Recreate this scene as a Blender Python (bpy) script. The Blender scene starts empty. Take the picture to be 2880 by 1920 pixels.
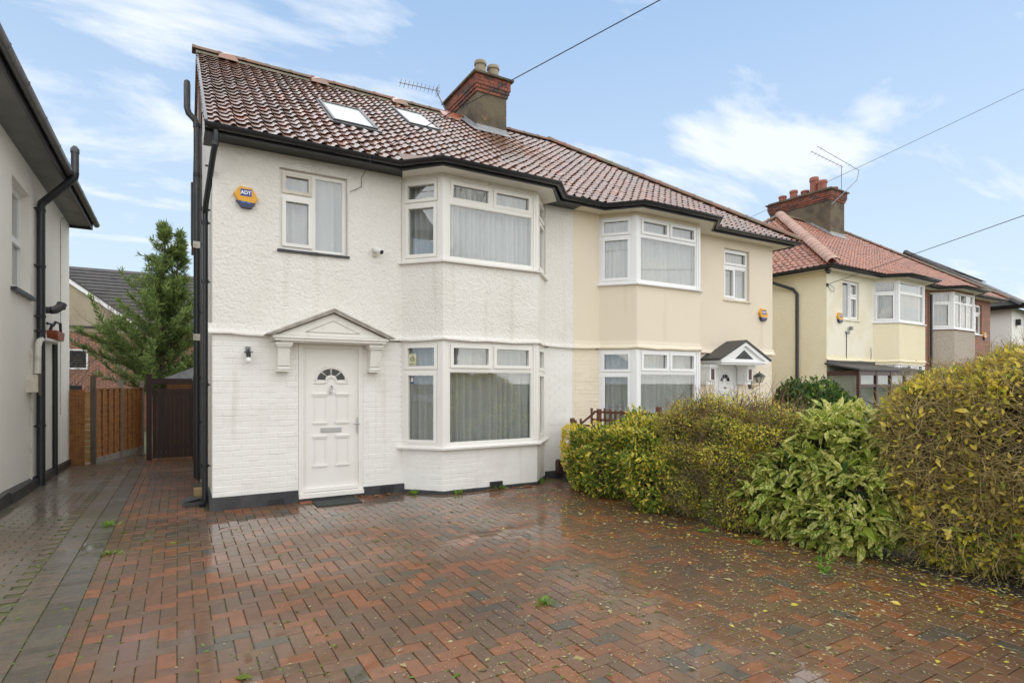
import bpy, bmesh, math, random
import numpy as np
from mathutils import Vector, Matrix
R = math.radians
random.seed(7); rng = np.random.default_rng(7)
sc = bpy.context.scene
COL = sc.collection

# ------------------------------------------------------------------ camera, sky, sun, exposure
CAM = Vector((0.0, -8.3, 1.64)); YAW = math.atan2(940, 1605)
cd = bpy.data.cameras.new('camera'); cam = bpy.data.objects.new('camera', cd); COL.objects.link(cam)
cd.sensor_width = 36; cd.lens = 36 * 1605 / 2880; cd.shift_y = 118 / 2880
cd.clip_start = 0.05; cd.clip_end = 3000
cam.location = CAM; cam.rotation_euler = (R(90), 0, -YAW); sc.camera = cam

SUN_EL, SUN_AZ = R(58), R(36)          # azimuth measured from -Y towards +X
w = bpy.data.worlds.new('World'); sc.world = w; w.use_nodes = True
nt = w.node_tree; nt.nodes.clear(); L = nt.links.new
def N_(t, **k):
    n = nt.nodes.new(t)
    for a, b in k.items(): setattr(n, a, b)
    return n
out = N_('ShaderNodeOutputWorld'); bg = N_('ShaderNodeBackground'); L(bg.outputs[0], out.inputs[0])
sky = N_('ShaderNodeTexSky', sky_type='NISHITA'); sky.sun_disc = False
sky.sun_elevation = SUN_EL; sky.sun_rotation = math.pi - SUN_AZ; sky.altitude = 50; sky.air_density = 1.0; sky.dust_density = 1.2; sky.ozone_density = 1.2
tc = N_('ShaderNodeTexCoord'); sep = N_('ShaderNodeSeparateXYZ'); L(tc.outputs['Generated'], sep.inputs[0])
def M_(op, a, b=None):
    n = N_('ShaderNodeMath', operation=op)
    for i, x in enumerate((a, b)):
        if x is None: continue
        if isinstance(x, (int, float)): n.inputs[i].default_value = x
        else: L(x, n.inputs[i])
    return n.outputs[0]
zz = M_('ADD', M_('MAXIMUM', sep.outputs[2], 0.0), 0.16)
cmb = N_('ShaderNodeCombineXYZ'); L(M_('DIVIDE', sep.outputs[0], zz), cmb.inputs[0]); L(M_('DIVIDE', sep.outputs[1], zz), cmb.inputs[1])
mp = N_('ShaderNodeMapping'); L(cmb.outputs[0], mp.inputs[0]); mp.inputs['Rotation'].default_value = (0, 0, R(30)); mp.inputs['Scale'].default_value = (0.55, 1.25, 1); mp.inputs['Location'].default_value = (.3, 1.2, 0)
n1 = N_('ShaderNodeTexNoise'); L(mp.outputs[0], n1.inputs['Vector']); n1.inputs['Scale'].default_value = 2.1; n1.inputs['Detail'].default_value = 9; n1.inputs['Roughness'].default_value = .56; n1.inputs['Distortion'].default_value = .35
n2 = N_('ShaderNodeTexNoise'); L(cmb.outputs[0], n2.inputs['Vector']); n2.inputs['Scale'].default_value = .7; n2.inputs['Detail'].default_value = 2
cl = M_('ADD', n1.outputs[0], M_('MULTIPLY', n2.outputs[0], .45))
rp = N_('ShaderNodeValToRGB'); L(cl, rp.inputs[0]); rp.color_ramp.elements[0].position = .735; rp.color_ramp.elements[1].position = .85
veil = N_('ShaderNodeMix', data_type='RGBA'); veil.inputs[0].default_value = .62; L(sky.outputs[0], veil.inputs[6]); veil.inputs[7].default_value = (4.0, 5.9, 8.6, 1)
hz = N_('ShaderNodeMapRange'); L(sep.outputs[2], hz.inputs[0]); hz.inputs[1].default_value = 0; hz.inputs[2].default_value = .55; hz.inputs[3].default_value = .85; hz.inputs[4].default_value = 0
hmix = N_('ShaderNodeMix', data_type='RGBA'); L(hz.outputs[0], hmix.inputs[0]); L(veil.outputs[2], hmix.inputs[6]); hmix.inputs[7].default_value = (6.3, 7.3, 8.2, 1)
cmix = N_('ShaderNodeMix', data_type='RGBA'); L(M_('MULTIPLY', rp.outputs[0], .78), cmix.inputs[0]); L(hmix.outputs[2], cmix.inputs[6]); cmix.inputs[7].default_value = (7.8, 8.1, 8.4, 1)
L(cmix.outputs[2], bg.inputs[0]); bg.inputs[1].default_value = 0.0585

sl = bpy.data.lights.new('sun', 'SUN'); sun = bpy.data.objects.new('sun', sl); COL.objects.link(sun)
sl.energy = 1.5; sl.angle = R(176); sl.color = (1, .875, .70)
sd = Vector((math.sin(SUN_AZ) * math.cos(SUN_EL), -math.cos(SUN_AZ) * math.cos(SUN_EL), math.sin(SUN_EL)))
sun.rotation_euler = sd.to_track_quat('Z', 'Y').to_euler(); sun.location = (0, 0, 30)
vs = sc.view_settings; vs.view_transform = 'Standard'; vs.look = 'None'; vs.gamma = 1; vs.use_curve_mapping = False
vs.exposure = 1.2

# ------------------------------------------------------------------ materials
MATS = {}
def mat(name, col, rough=.6, bump=None, var=None, coat=0, coat_rough=.1, spec=.5, metal=0, transl=0, spot=None, stripe=None, wet=None, coat_ior=1.5):
    """col: base colour; bump (scale,strength,distance[,stretch]); var (scale, second colour, lo, hi); spot second var"""
    m = bpy.data.materials.new(name); m.use_nodes = True; t = m.node_tree; p = t.nodes['Principled BSDF']; l = t.links.new
    geo = t.nodes.new('ShaderNodeNewGeometry'); pos = geo.outputs['Position']
    def noise(scale, detail=3, stretch=None):
        n = t.nodes.new('ShaderNodeTexNoise'); n.inputs['Scale'].default_value = scale; n.inputs['Detail'].default_value = detail
        if stretch:
            q = t.nodes.new('ShaderNodeMapping'); q.inputs['Scale'].default_value = stretch; l(pos, q.inputs[0]); l(q.outputs[0], n.inputs['Vector'])
        else: l(pos, n.inputs['Vector'])
        return n.outputs[0]
    def rgbmix(fac, a, b):
        x = t.nodes.new('ShaderNodeMix'); x.data_type = 'RGBA'; l(fac, x.inputs[0])
        for i, c in ((6, a), (7, b)):
            if isinstance(c, tuple): x.inputs[i].default_value = (*c, 1)
            else: l(c, x.inputs[i])
        return x.outputs[2]
    def ramp(v, lo, hi):
        r = t.nodes.new('ShaderNodeMapRange'); r.clamp = True; l(v, r.inputs[0]); r.inputs[1].default_value = lo; r.inputs[2].default_value = hi
        return r.outputs[0]
    c = tuple(col)
    for vv in [var] + (spot if isinstance(spot, list) else [spot]):
        if vv:
            st = vv[4] if len(vv) > 4 else None
            c = rgbmix(ramp(noise(vv[0], 5, st), vv[2], vv[3]), c, tuple(vv[1]))
    if isinstance(c, tuple): p.inputs['Base Color'].default_value = (*c, 1)
    else: l(c, p.inputs['Base Color'])
    p.inputs['Roughness'].default_value = rough; p.inputs['Specular IOR Level'].default_value = spec; p.inputs['Metallic'].default_value = metal
    p.inputs['Coat Weight'].default_value = coat; p.inputs['Coat Roughness'].default_value = coat_rough; p.inputs['Coat IOR'].default_value = coat_ior
    if wet:      # puddled film of water: (scale, lo, hi, dry rough, wet rough)
        f = ramp(noise(wet[0], 3), wet[1], wet[2]); r = t.nodes.new('ShaderNodeMapRange'); l(f, r.inputs[0]); r.inputs[3].default_value = wet[3]; r.inputs[4].default_value = wet[4]
        l(r.outputs[0], p.inputs['Coat Roughness'])
        r2 = t.nodes.new('ShaderNodeMapRange'); l(f, r2.inputs[0]); r2.inputs[3].default_value = wet[5]; r2.inputs[4].default_value = 1; l(r2.outputs[0], p.inputs['Coat Weight'])
    if bump:
        b = t.nodes.new('ShaderNodeBump'); b.inputs['Strength'].default_value = bump[1]; b.inputs['Distance'].default_value = bump[2]
        l(noise(bump[0], 4, bump[3] if len(bump) > 3 else None), b.inputs['Height']); l(b.outputs[0], p.inputs['Normal'])
    if transl:
        ts = t.nodes.new('ShaderNodeBsdfTranslucent'); mx = t.nodes.new('ShaderNodeMixShader'); mx.inputs[0].default_value = transl
        if isinstance(c, tuple): ts.inputs[0].default_value = (*c, 1)
        else: l(c, ts.inputs[0])
        o = t.nodes['Material Output']; l(p.outputs[0], mx.inputs[1]); l(ts.outputs[0], mx.inputs[2]); l(mx.outputs[0], o.inputs[0])
    MATS[name] = m; return m
def glassmat(name, tint=(.97, .98, .975), rough=0, f0=.13):
    m = bpy.data.materials.new(name); m.use_nodes = True; t = m.node_tree; t.nodes.clear(); l = t.links.new
    o = t.nodes.new('ShaderNodeOutputMaterial'); mx = t.nodes.new('ShaderNodeMixShader'); tr = t.nodes.new('ShaderNodeBsdfTransparent'); gl = t.nodes.new('ShaderNodeBsdfGlossy'); lw = t.nodes.new('ShaderNodeLayerWeight')
    lw.inputs[0].default_value = .5; pw = t.nodes.new('ShaderNodeMath'); pw.operation = 'POWER'; pw.inputs[1].default_value = 5; ma = t.nodes.new('ShaderNodeMath'); ma.operation = 'MULTIPLY_ADD'; ma.inputs[1].default_value = 1 - f0; ma.inputs[2].default_value = f0
    tr.inputs[0].default_value = (*tint, 1); gl.inputs['Roughness'].default_value = rough
    l(lw.outputs['Facing'], pw.inputs[0]); l(pw.outputs[0], ma.inputs[0]); l(ma.outputs[0], mx.inputs[0]); l(tr.outputs[0], mx.inputs[1]); l(gl.outputs[0], mx.inputs[2]); l(mx.outputs[0], o.inputs[0]); MATS[name] = m; return m
def add_courses(name, mortar):
    t = MATS[name].node_tree; l = t.links.new; p = t.nodes['Principled BSDF']; src = p.inputs['Base Color'].links[0].from_socket
    geo = t.nodes.new('ShaderNodeNewGeometry'); sp = t.nodes.new('ShaderNodeSeparateXYZ'); l(geo.outputs['Position'], sp.inputs[0]); ad = t.nodes.new('ShaderNodeMath'); l(sp.outputs[0], ad.inputs[0]); l(sp.outputs[1], ad.inputs[1])
    cb = t.nodes.new('ShaderNodeCombineXYZ'); l(ad.outputs[0], cb.inputs[0]); l(sp.outputs[2], cb.inputs[1]); br = t.nodes.new('ShaderNodeTexBrick'); l(cb.outputs[0], br.inputs['Vector'])
    br.inputs['Scale'].default_value = 1; br.inputs['Brick Width'].default_value = .225; br.inputs['Row Height'].default_value = .075; br.inputs['Mortar Size'].default_value = .008; br.inputs['Mortar'].default_value = (*mortar, 1); l(src, br.inputs['Color1'])
    dk = t.nodes.new('ShaderNodeMix'); dk.data_type = 'RGBA'; dk.inputs[0].default_value = .35; l(src, dk.inputs[6]); dk.inputs[7].default_value = (.10, .05, .04, 1); l(dk.outputs[2], br.inputs['Color2']); l(br.outputs['Color'], p.inputs['Base Color'])
RC = (28, .9, .022)
mat('roughcast', (.80, .775, .72), .85, RC, (1.3, (.72, .69, .62), .5, .8), spot=[(1.0, (.60, .57, .49), .60, .85, (5, 5, .35)), (22, (.55, .52, .45), .66, .82)])
mat('paint_brick', (.83, .815, .77), .6, (45, .35, .006), (2.2, (.75, .73, .67), .5, .8), spot=[(1.0, (.64, .61, .53), .60, .85, (5, 5, .4)), (16, (.58, .55, .47), .68, .82)])
mat('cream_render', (.78, .685, .54), .7, (60, .12, .003), (.8, (.74, .64, .49), .45, .75), spot=(1.0, (.66, .56, .42), .60, .85, (4, 4, .3)))
mat('cream_brick', (.80, .71, .56), .65, (45, .35, .006), (2.2, (.74, .65, .50), .5, .8))
mat('yellow_cast', (.86, .77, .54), .85, (24, .8, .016), (1.2, (.81, .71, .47), .5, .75))
mat('yellow_brick', (.86, .81, .66), .75, (20, .5, .01, (.4, .4, 2.4)), (1.2, (.74, .65, .43), .5, .75))
mat('pebbledash', (.54, .47, .39), .9, (70, .8, .012), (60, (.34, .28, .23), .45, .6))
mat('red_brick', (.36, .11, .06), .8, (30, .4, .006), (6, (.19, .085, .06), .4, .65))
add_courses('red_brick', (.42, .34, .27))
mat('left_render', (.87, .85, .79), .75, (50, .15, .004), (.5, (.80, .78, .72), .45, .75))
mat('beige_render', (.40, .34, .24), .85, (40, .3, .006), (1.5, (.32, .27, .19), .4, .7))
mat('upvc', (.82, .80, .75), .3, None, (1.5, (.77, .745, .68), .5, .8))
mat('upvc_white', (.84, .84, .83), .28)
mat('old_upvc', (.68, .64, .55), .4, None, (9, (.56, .52, .42), .45, .7))
mat('timber_white', (.80, .78, .72), .5, (30, .2, .004), (7, (.62, .58, .50), .55, .8))
mat('weathered_paint', (.42, .39, .34), .6, (30, .3, .004), (9, (.58, .55, .49), .45, .7))
mat('soffit_cream', (.74, .68, .54), .6); mat('soffit_grey', (.15, .15, .145), .5, None, (2, (.20, .20, .19), .4, .7))
mat('black_paint', (.022, .024, .027), .35, (25, .2, .003), (3, (.04, .04, .042), .4, .7))
mat('gutter_black', (.02, .021, .024), .22); mat('gutter_grey', (.10, .10, .105), .3, None, (12, (.16, .15, .14), .5, .7))
mat('pipe_grey', (.06, .062, .066), .3, None, (8, (.085, .085, .085), .45, .7)); mat('pipe_black', (.022, .025, .03), .28)
mat('plinth', (.035, .037, .04), .55, (25, .5, .01), (4, (.06, .06, .06), .45, .7))
mat('lead', (.34, .35, .36), .45, (14, .4, .01), (8, (.22, .22, .23), .4, .7))
mat('stack_render', (.155, .125, .08), .9, (45, .6, .012), (2.6, (.085, .07, .05), .42, .65), spot=(5, (.28, .16, .045), .62, .75))
for i, c in enumerate([(.27, .085, .05), (.20, .07, .048), (.31, .10, .055), (.11, .065, .055)]): mat('stack_brick%d' % i, c, .75, (40, .4, .005), (9, tuple(x * .6 for x in c), .4, .7))
mat('pot_pale', (.34, .28, .20), .8, (30, .3, .005), (8, (.24, .20, .13), .4, .7)); mat('pot_red', (.38, .13, .085), .7, None, (8, (.25, .09, .06), .4, .7))
TC = [(.215, .092, .046), (.255, .098, .044), (.175, .084, .048), (.32, .108, .04)]
for i, c in enumerate(TC): mat('roof_tile%d' % i, c, .45, (35, .3, .004), (3, tuple(x * .62 for x in c), .45, .7), coat=1, coat_rough=.2, coat_ior=1.95, spot=[(.8, (.15, .105, .065), .5, .72), (2.6, (.15, .14, .07), .62, .76), (9, (.09, .06, .045), .6, .78)])
for i, c in enumerate([(.36, .135, .072), (.42, .155, .08), (.31, .115, .065), (.38, .15, .09)]): mat('pink_tile%d' % i, c, .5, (35, .3, .004), (3, tuple(x * .68 for x in c), .45, .7), coat=.5, coat_rough=.22, coat_ior=1.6, spot=(.7, (.26, .17, .10), .58, .75))
mat('ridge_tile', (.27, .13, .09), .7, (30, .4, .006), (2.2, (.17, .145, .10), .38, .62), spot=(5, (.12, .12, .07), .55, .72)); mat('ridge_pink', (.50, .32, .25), .65, (30, .3, .006), (2.5, (.40, .24, .18), .42, .66))
mat('ridge_orange', (.42, .13, .06), .35, None, (4, (.30, .10, .05), .4, .7), coat=.6)
mat('dark_tile', (.07, .065, .062), .6, (30, .4, .006), (3, (.045, .042, .04), .4, .7)); mat('mortar', (.20, .18, .13), .9, (40, .6, .01), (5, (.12, .12, .06), .45, .7))
PC = [(.148, .064, .023), (.225, .076, .020), (.118, .062, .026), (.078, .061, .037), (.14, .072, .027)]
for i, c in enumerate(PC): mat('paver%d' % i, c, .55, (60, .35, .004), (14, tuple(x * .72 for x in c), .42, .66), wet=(.42, .40, .60, .28, .02, .22), coat_ior=1.42, spot=[(1.6, tuple(x * .8 + .008 for x in c), .45, .7), (.55, tuple(x * .45 + .012 for x in c), .52, .72), (7, (.05, .042, .03), .66, .8)])
for i, c in enumerate([(.10, .072, .042), (.085, .068, .042), (.12, .080, .046)]): mat('side_paver%d' % i, c, .55, (60, .35, .004), (14, tuple(x * .72 for x in c), .42, .66), wet=(.5, .40, .62, .30, .10, .45), spot=(1.1, (.085, .085, .032), .52, .72))
mat('joint_sand', (.06, .05, .028), .8, (80, .5, .004), (4, (.085, .095, .02), .36, .52), wet=(.42, .40, .58, .4, .04, .3))
mat('forecourt', (.27, .25, .21), .8, (30, .4, .006), (2, (.22, .20, .165), .4, .7)); mat('soil', (.04, .03, .02), .9, (20, .8, .02), (6, (.065, .05, .03), .4, .7)); mat('tarmac', (.05, .05, .052), .7, (60, .4, .004), (3, (.065, .065, .065), .4, .7), coat=.4, coat_rough=.25)  # forecourt tone is kept pale so the unseen ground bounces light
mat('lawn', (.09, .10, .04), .9, (30, .8, .02), (3, (.12, .10, .06), .4, .7))
mat('fence_wood', (.34, .145, .04), .7, (18, .4, .006, (1, 1, 6)), (5, (.20, .085, .028), .4, .7, (1, 1, 4))); mat('fence_pale', (.42, .25, .09), .75, (18, .4, .006), (6, (.28, .15, .05), .4, .7))
mat('fence_post', (.13, .105, .08), .85, (18, .4, .006), (6, (.09, .075, .05), .4, .7)); mat('concrete', (.27, .25, .21), .85, (30, .4, .006), (4, (.18, .17, .13), .4, .7))
mat('gate_wood', (.048, .022, .017), .6, (14, .4, .006, (6, 6, .5)), (6, (.03, .015, .012), .4, .7, (5, 5, .4))); mat('trellis_wood', (.155, .06, .032), .7, (18, .4, .006), (6, (.09, .036, .02), .4, .7))
mat('net', (.74, .76, .74), .9, None, None, transl=.45); mat('net_dark', (.40, .42, .40), .9, None, None, transl=.4)
glassmat('glass'); glassmat('glass_dark', (.75, .8, .8)); mat('dark_room', (.03, .03, .03), .9); mat('black_glass', (.012, .013, .015), .06)
mat('frosted', (.55, .58, .55), .35, (20, .2, .003), (3, (.45, .48, .45), .4, .7), coat=.4, coat_rough=.1)
mat('chrome', (.75, .75, .75), .22, metal=1); mat('satin', (.50, .50, .49), .4, metal=.8); mat('galv', (.25, .25, .25), .45, metal=.7)
mat('bulb', (.85, .85, .82), .25, coat=1); mat('alarm_yellow', (.80, .40, .015), .35, None, (5, (.72, .34, .012), .45, .7)); mat('alarm_blue', (.02, .03, .085), .35); mat('label_blue', (.02, .065, .30), .4); mat('lens_blue', (.03, .22, .65), .25); mat('white_print', (.85, .85, .85), .5)
mat('sticker', (.62, .62, .40), .5); mat('black_print', (.01, .01, .01), .5); mat('mat_rubber', (.03, .036, .034), .8, (60, .8, .006)); mat('terracotta', (.32, .10, .05), .6, coat=.4)
mat('brown_vinyl', (.075, .035, .028), .35); mat('lamp_green', (.045, .06, .055), .4); mat('lamp_glass', (.55, .52, .40), .15, coat=1); mat('brass', (.40, .27, .10), .4, metal=.8)
mat('orange_hopper', (.36, .10, .045), .5, None, (9, (.26, .075, .035), .4, .7)); mat('pale_pipe', (.66, .63, .56), .4, None, (6, (.48, .44, .36), .5, .7)); mat('cable', (.025, .025, .03), .5); mat('wood_block', (.30, .21, .10), .8, (20, .3, .004)); mat('white_pvc', (.78, .78, .76), .35)
mat('bark', (.10, .075, .05), .9, (30, .8, .02), (5, (.14, .11, .07), .4, .7)); mat('twig', (.31, .235, .085), .8, None, (7, (.42, .33, .12), .4, .65)); mat('twig_red', (.20, .09, .06), .7); mat('bare_twig', (.16, .125, .09), .85); mat('stem_yellow', (.30, .22, .05), .6)
def leafmat(n, a, b, sc_=9, rough=.45, tr=.3): return mat(n, a, rough, None, (sc_, b, .42, .62), transl=tr, spec=.22)
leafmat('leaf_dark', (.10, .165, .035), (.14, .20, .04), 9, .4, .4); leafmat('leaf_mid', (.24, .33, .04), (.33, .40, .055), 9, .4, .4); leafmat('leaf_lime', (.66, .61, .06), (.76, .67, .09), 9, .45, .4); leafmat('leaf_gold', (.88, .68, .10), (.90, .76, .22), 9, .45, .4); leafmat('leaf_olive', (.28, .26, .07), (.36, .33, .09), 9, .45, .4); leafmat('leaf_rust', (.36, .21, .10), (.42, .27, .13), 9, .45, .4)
mat('leaf_spotted', (.13, .24, .025), .4, None, (55, (.62, .62, .16), .46, .56), transl=.35); mat('leaf_spotted_pale', (.34, .40, .05), .4, None, (45, (.74, .70, .26), .44, .55), transl=.35)
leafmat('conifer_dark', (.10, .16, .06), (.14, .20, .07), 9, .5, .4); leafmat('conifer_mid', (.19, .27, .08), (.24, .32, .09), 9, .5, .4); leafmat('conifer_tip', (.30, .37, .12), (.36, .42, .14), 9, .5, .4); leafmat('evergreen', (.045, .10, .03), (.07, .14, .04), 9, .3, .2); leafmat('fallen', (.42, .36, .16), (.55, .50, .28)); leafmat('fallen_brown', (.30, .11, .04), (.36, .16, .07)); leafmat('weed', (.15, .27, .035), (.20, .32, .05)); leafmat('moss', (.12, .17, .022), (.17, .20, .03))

# ------------------------------------------------------------------ mesh helpers
Tm = Matrix.Identity(4)
class MB:
    def __init__(s): s.v = []; s.f = []; s.m = []
    def add(s, vs_, fs, mi=0):
        n = len(s.v); s.v += [tuple(Tm @ Vector(v)) for v in vs_]; s.f += [tuple(i + n for i in f) for f in fs]; s.m += [mi] * len(fs); return s
    BF = [(0, 1, 3, 2), (4, 6, 7, 5), (0, 4, 5, 1), (2, 3, 7, 6), (0, 2, 6, 4), (1, 5, 7, 3)]
    def box(s, x0, x1, y0, y1, z0, z1, F=None, mi=0):
        P = F.P if F else (lambda a, b, c: (a, b, c))
        return s.add([P(x, y, z) for x in (x0, x1) for y in (y0, y1) for z in (z0, z1)], MB.BF, mi)
    def poly(s, pts, mi=0): return s.add(pts, [tuple(range(len(pts)))], mi)
    def prism(s, pts, d, mi=0):
        n = len(pts); d = Vector(d); q = [Vector(p) for p in pts]
        return s.add(q + [p + d for p in q], [tuple(range(n)), tuple(range(2 * n - 1, n - 1, -1))] + [(i, (i + 1) % n, n + (i + 1) % n, n + i) for i in range(n)], mi)
    def tube(s, path, r, k=10, caps=True, mi=0):
        path = [Vector(p) for p in path]; n = len(path); rr = r if isinstance(r, (list, tuple)) else [r] * n; vs_ = []; up = None
        for i, p in enumerate(path):
            d = (path[min(i + 1, n - 1)] - path[max(i - 1, 0)]).normalized()
            if up is None: up = d.orthogonal().normalized()
            up = (up - d * up.dot(d)).normalized(); v = d.cross(up)
            vs_ += [p + (up * math.cos(2 * math.pi * j / k) + v * math.sin(2 * math.pi * j / k)) * rr[i] for j in range(k)]
        fs = [(i * k + j, i * k + (j + 1) % k, (i + 1) * k + (j + 1) % k, (i + 1) * k + j) for i in range(n - 1) for j in range(k)]
        if caps: fs += [tuple(range(k)), tuple(range((n - 1) * k, n * k))]
        return s.add(vs_, fs, mi)
    def sweep(s, path, prof, closed=True, mi=0):
        """path of (x,y); outward is to the right of travel; profile of (out,z)"""
        n = len(path); k = len(prof); vs_ = []
        for i in range(n):
            p = Vector(path[i]); ds = []
            if i > 0: ds.append((p - Vector(path[i - 1])).normalized())
            if i < n - 1: ds.append((Vector(path[i + 1]) - p).normalized())
            ns = [Vector((d.y, -d.x)) for d in ds]; m = ns[0] if len(ns) == 1 else (ns[0] + ns[1]).normalized() / max(.3, math.cos(ns[0].angle(ns[1]) / 2))
            vs_ += [(p.x + m.x * o, p.y + m.y * o, z) for o, z in prof]
        kk = k if closed else k - 1
        fs = [(i * k + j, i * k + (j + 1) % k, (i + 1) * k + (j + 1) % k, (i + 1) * k + j) for i in range(n - 1) for j in range(kk)]
        if closed: fs += [tuple(range(k)), tuple(range((n - 1) * k, n * k))]
        return s.add(vs_, fs, mi)
    def mesh(s, name, mats, smooth=False):
        me = bpy.data.meshes.new(name); me.from_pydata(s.v, [], s.f)
        for m in (mats if isinstance(mats, (list, tuple)) else [mats]): me.materials.append(MATS[m])
        if any(s.m): me.polygons.foreach_set('material_index', s.m)
        b = bmesh.new(); b.from_mesh(me); bmesh.ops.recalc_face_normals(b, faces=b.faces); b.to_mesh(me); b.free()
        if smooth is not False:
            me.polygons.foreach_set('use_smooth', [True] * len(me.polygons)); me.set_sharp_from_angle(angle=R(smooth if smooth is not True else 40))
        me.update(); return me
    def build(s, name, mats, parent=None, smooth=False, kind=None): return link(name, s.mesh(name, mats, smooth), parent, kind)
def link(name, me, parent=None, kind=None, mw=None):
    o = bpy.data.objects.new(name, me); COL.objects.link(o)
    if parent is not None:
        o.parent = parent; o.matrix_parent_inverse = PW[parent.name].inverted()
    if mw is not None: o.matrix_basis = mw; PW[o.name] = mw.copy()
    else: PW[o.name] = Matrix.Identity(4)
    if kind: o['kind'] = kind
    return o
PW = {}
def tag(o, label, cat=None, group=None, kind=None):
    o['label'] = label
    if cat: o['category'] = cat
    if group: o['group'] = group
    if kind: o['kind'] = kind
    return o
def thing(name, loc, label, cat, group=None):
    o = bpy.data.objects.new(name, None); COL.objects.link(o); o.empty_display_size = .2
    m = Matrix.Translation(Tm @ Vector(loc)); o.matrix_basis = m; PW[o.name] = m
    return tag(o, label, cat, group)
class Fr:                                    # wall frame: along u from A to B, n outward, z up
    def __init__(s, A, B):
        s.A = Vector((*A, 0)); d = Vector((*B, 0)) - s.A; s.L = d.length; s.U = d / s.L; s.N = Vector((s.U.y, -s.U.x, 0))
    def P(s, u, n, z): return s.A + s.U * u + s.N * n + Vector((0, 0, z))
def npmesh(name, V, F, mats, mi=None, parent=None, kind=None, smooth=False):
    me = bpy.data.meshes.new(name); V = np.asarray(V, np.float32); F = np.asarray(F, np.int32); k = F.shape[1]
    me.vertices.add(len(V)); me.vertices.foreach_set('co', V.ravel()); me.loops.add(F.size); me.loops.foreach_set('vertex_index', F.ravel())
    me.polygons.add(len(F)); me.polygons.foreach_set('loop_start', np.arange(0, F.size, k, dtype=np.int32)); me.polygons.foreach_set('loop_total', np.full(len(F), k, np.int32))
    for m in (mats if isinstance(mats, (list, tuple)) else [mats]): me.materials.append(MATS[m])
    if mi is not None: me.polygons.foreach_set('material_index', np.asarray(mi, np.int32))
    me.update(calc_edges=True); me.validate(); me.polygons.foreach_set('use_smooth', np.full(len(me.polygons), bool(smooth)))
    if smooth and smooth is not True: me.set_sharp_from_angle(angle=R(smooth))
    return link(name, me, parent, kind)
def unit(a): return a / np.maximum(np.linalg.norm(a, axis=1, keepdims=True), 1e-9)
def leaves(P, D, Nn, size, asp, fold=.25):
    """folded diamond-oval leaves: P base points, D direction, Nn facing; returns V,F(tris), faces per leaf"""
    n = len(P); D = unit(D); W = unit(np.cross(D, Nn)); Up = np.cross(W, D); s = size[:, None]; a = (asp * size / 2)[:, None]
    p = [P, P + D * s * .34 + W * a * .92 + Up * a * fold, P + D * s * .74 + W * a * .62 + Up * a * fold * .6, P + D * s - Up * s * .10, P + D * s * .74 - W * a * .62 + Up * a * fold * .6, P + D * s * .34 - W * a * .92 + Up * a * fold, P + D * s * .5]
    V = np.stack(p, 1).reshape(-1, 3); b = (np.arange(n) * 7)[:, None]
    T = np.array([[0, 1, 6], [1, 2, 6], [2, 3, 6], [3, 4, 6], [4, 5, 6], [5, 0, 6]])
    return V, (b[:, :, None] + T[None]).reshape(-1, 3), 6
def small_leaves(P, D, Nn, size, asp, fold=.3):
    n = len(P); D = unit(D); W = unit(np.cross(D, Nn)); Up = np.cross(W, D); s = size[:, None]; a = (asp * size / 2)[:, None]
    V = np.stack([P, P + D * s * .5 + W * a + Up * a * fold, P + D * s, P + D * s * .5 - W * a + Up * a * fold], 1).reshape(-1, 3)
    b = (np.arange(n) * 4)[:, None]; T = np.array([[0, 1, 2], [0, 2, 3]])
    return V, (b[:, :, None] + T[None]).reshape(-1, 3), 2
def sticks(A, B, r0, r1):
    A = np.asarray(A, float); B = np.asarray(B, float); n = len(A); D = unit(B - A); X = unit(np.cross(D, np.where(np.abs(D[:, 2:3]) < .9, [[0, 0, 1.]], [[1., 0, 0]]))); Y = np.cross(D, X)
    r0 = np.broadcast_to(np.asarray(r0, float), (n,))[:, None]; r1 = np.broadcast_to(np.asarray(r1, float), (n,))[:, None]; v = []
    for c, r in ((A, r0), (B, r1)):
        for k in range(3): v.append(c + (X * math.cos(k * 2.0944) + Y * math.sin(k * 2.0944)) * r)
    V = np.stack(v, 1).reshape(-1, 3); b = (np.arange(n) * 6)[:, None]; T = np.array([[0, 1, 4, 3], [1, 2, 5, 4], [2, 0, 3, 5]])
    return V, (b[:, :, None] + T[None]).reshape(-1, 4)

def gz(y): return 0.0 if y < 0.3 else -.023 * (y - .3)         # the side passage falls gently to the back

# ------------------------------------------------------------------ ground and block paving
def sheet(name, pts, m, kind='structure'):
    o = MB().poly(pts).build(name, m); o['kind'] = kind; return o
g = MB(); g.poly([(-1500, -1500, -.09), (1500, -1500, -.09), (1500, .3, -.09), (-1500, .3, -.09)]); g.poly([(-1500, .3, -.09), (1500, .3, -.09), (1500, 2.5, -.4), (-1500, 2.5, -.4)]); g.poly([(-1500, 2.5, -.4), (1500, 2.5, -.4), (1500, 1500, -.6), (-1500, 1500, -.6)])
tag(g.build('ground', 'lawn'), 'green lawn and earth of the gardens around the houses', kind='structure')
tag(sheet('road', [(-200, -22, -.075), (300, -22, -.075), (300, -14.4, -.075), (-200, -14.4, -.075)], 'tarmac'), 'wet tarmac road running along the row of houses')
kb = MB(); kb.box(-200, 300, -14.4, -14.25, -.2, .02); kb.build('kerb', 'concrete')['kind'] = 'structure'
tag(sheet('pavement', [(-200, -14.25, .0), (300, -14.25, .0), (300, -12.2, .0), (-200, -12.2, .0)], 'concrete'), 'concrete pavement between driveway and road')
tag(sheet('flower_bed', [(5.2, -9.6, -.02), (6.3, -9.6, -.02), (6.3, -.02, -.02), (5.2, -.02, -.02)], 'soil'), 'strip of dark earth under the hedge')
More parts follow.
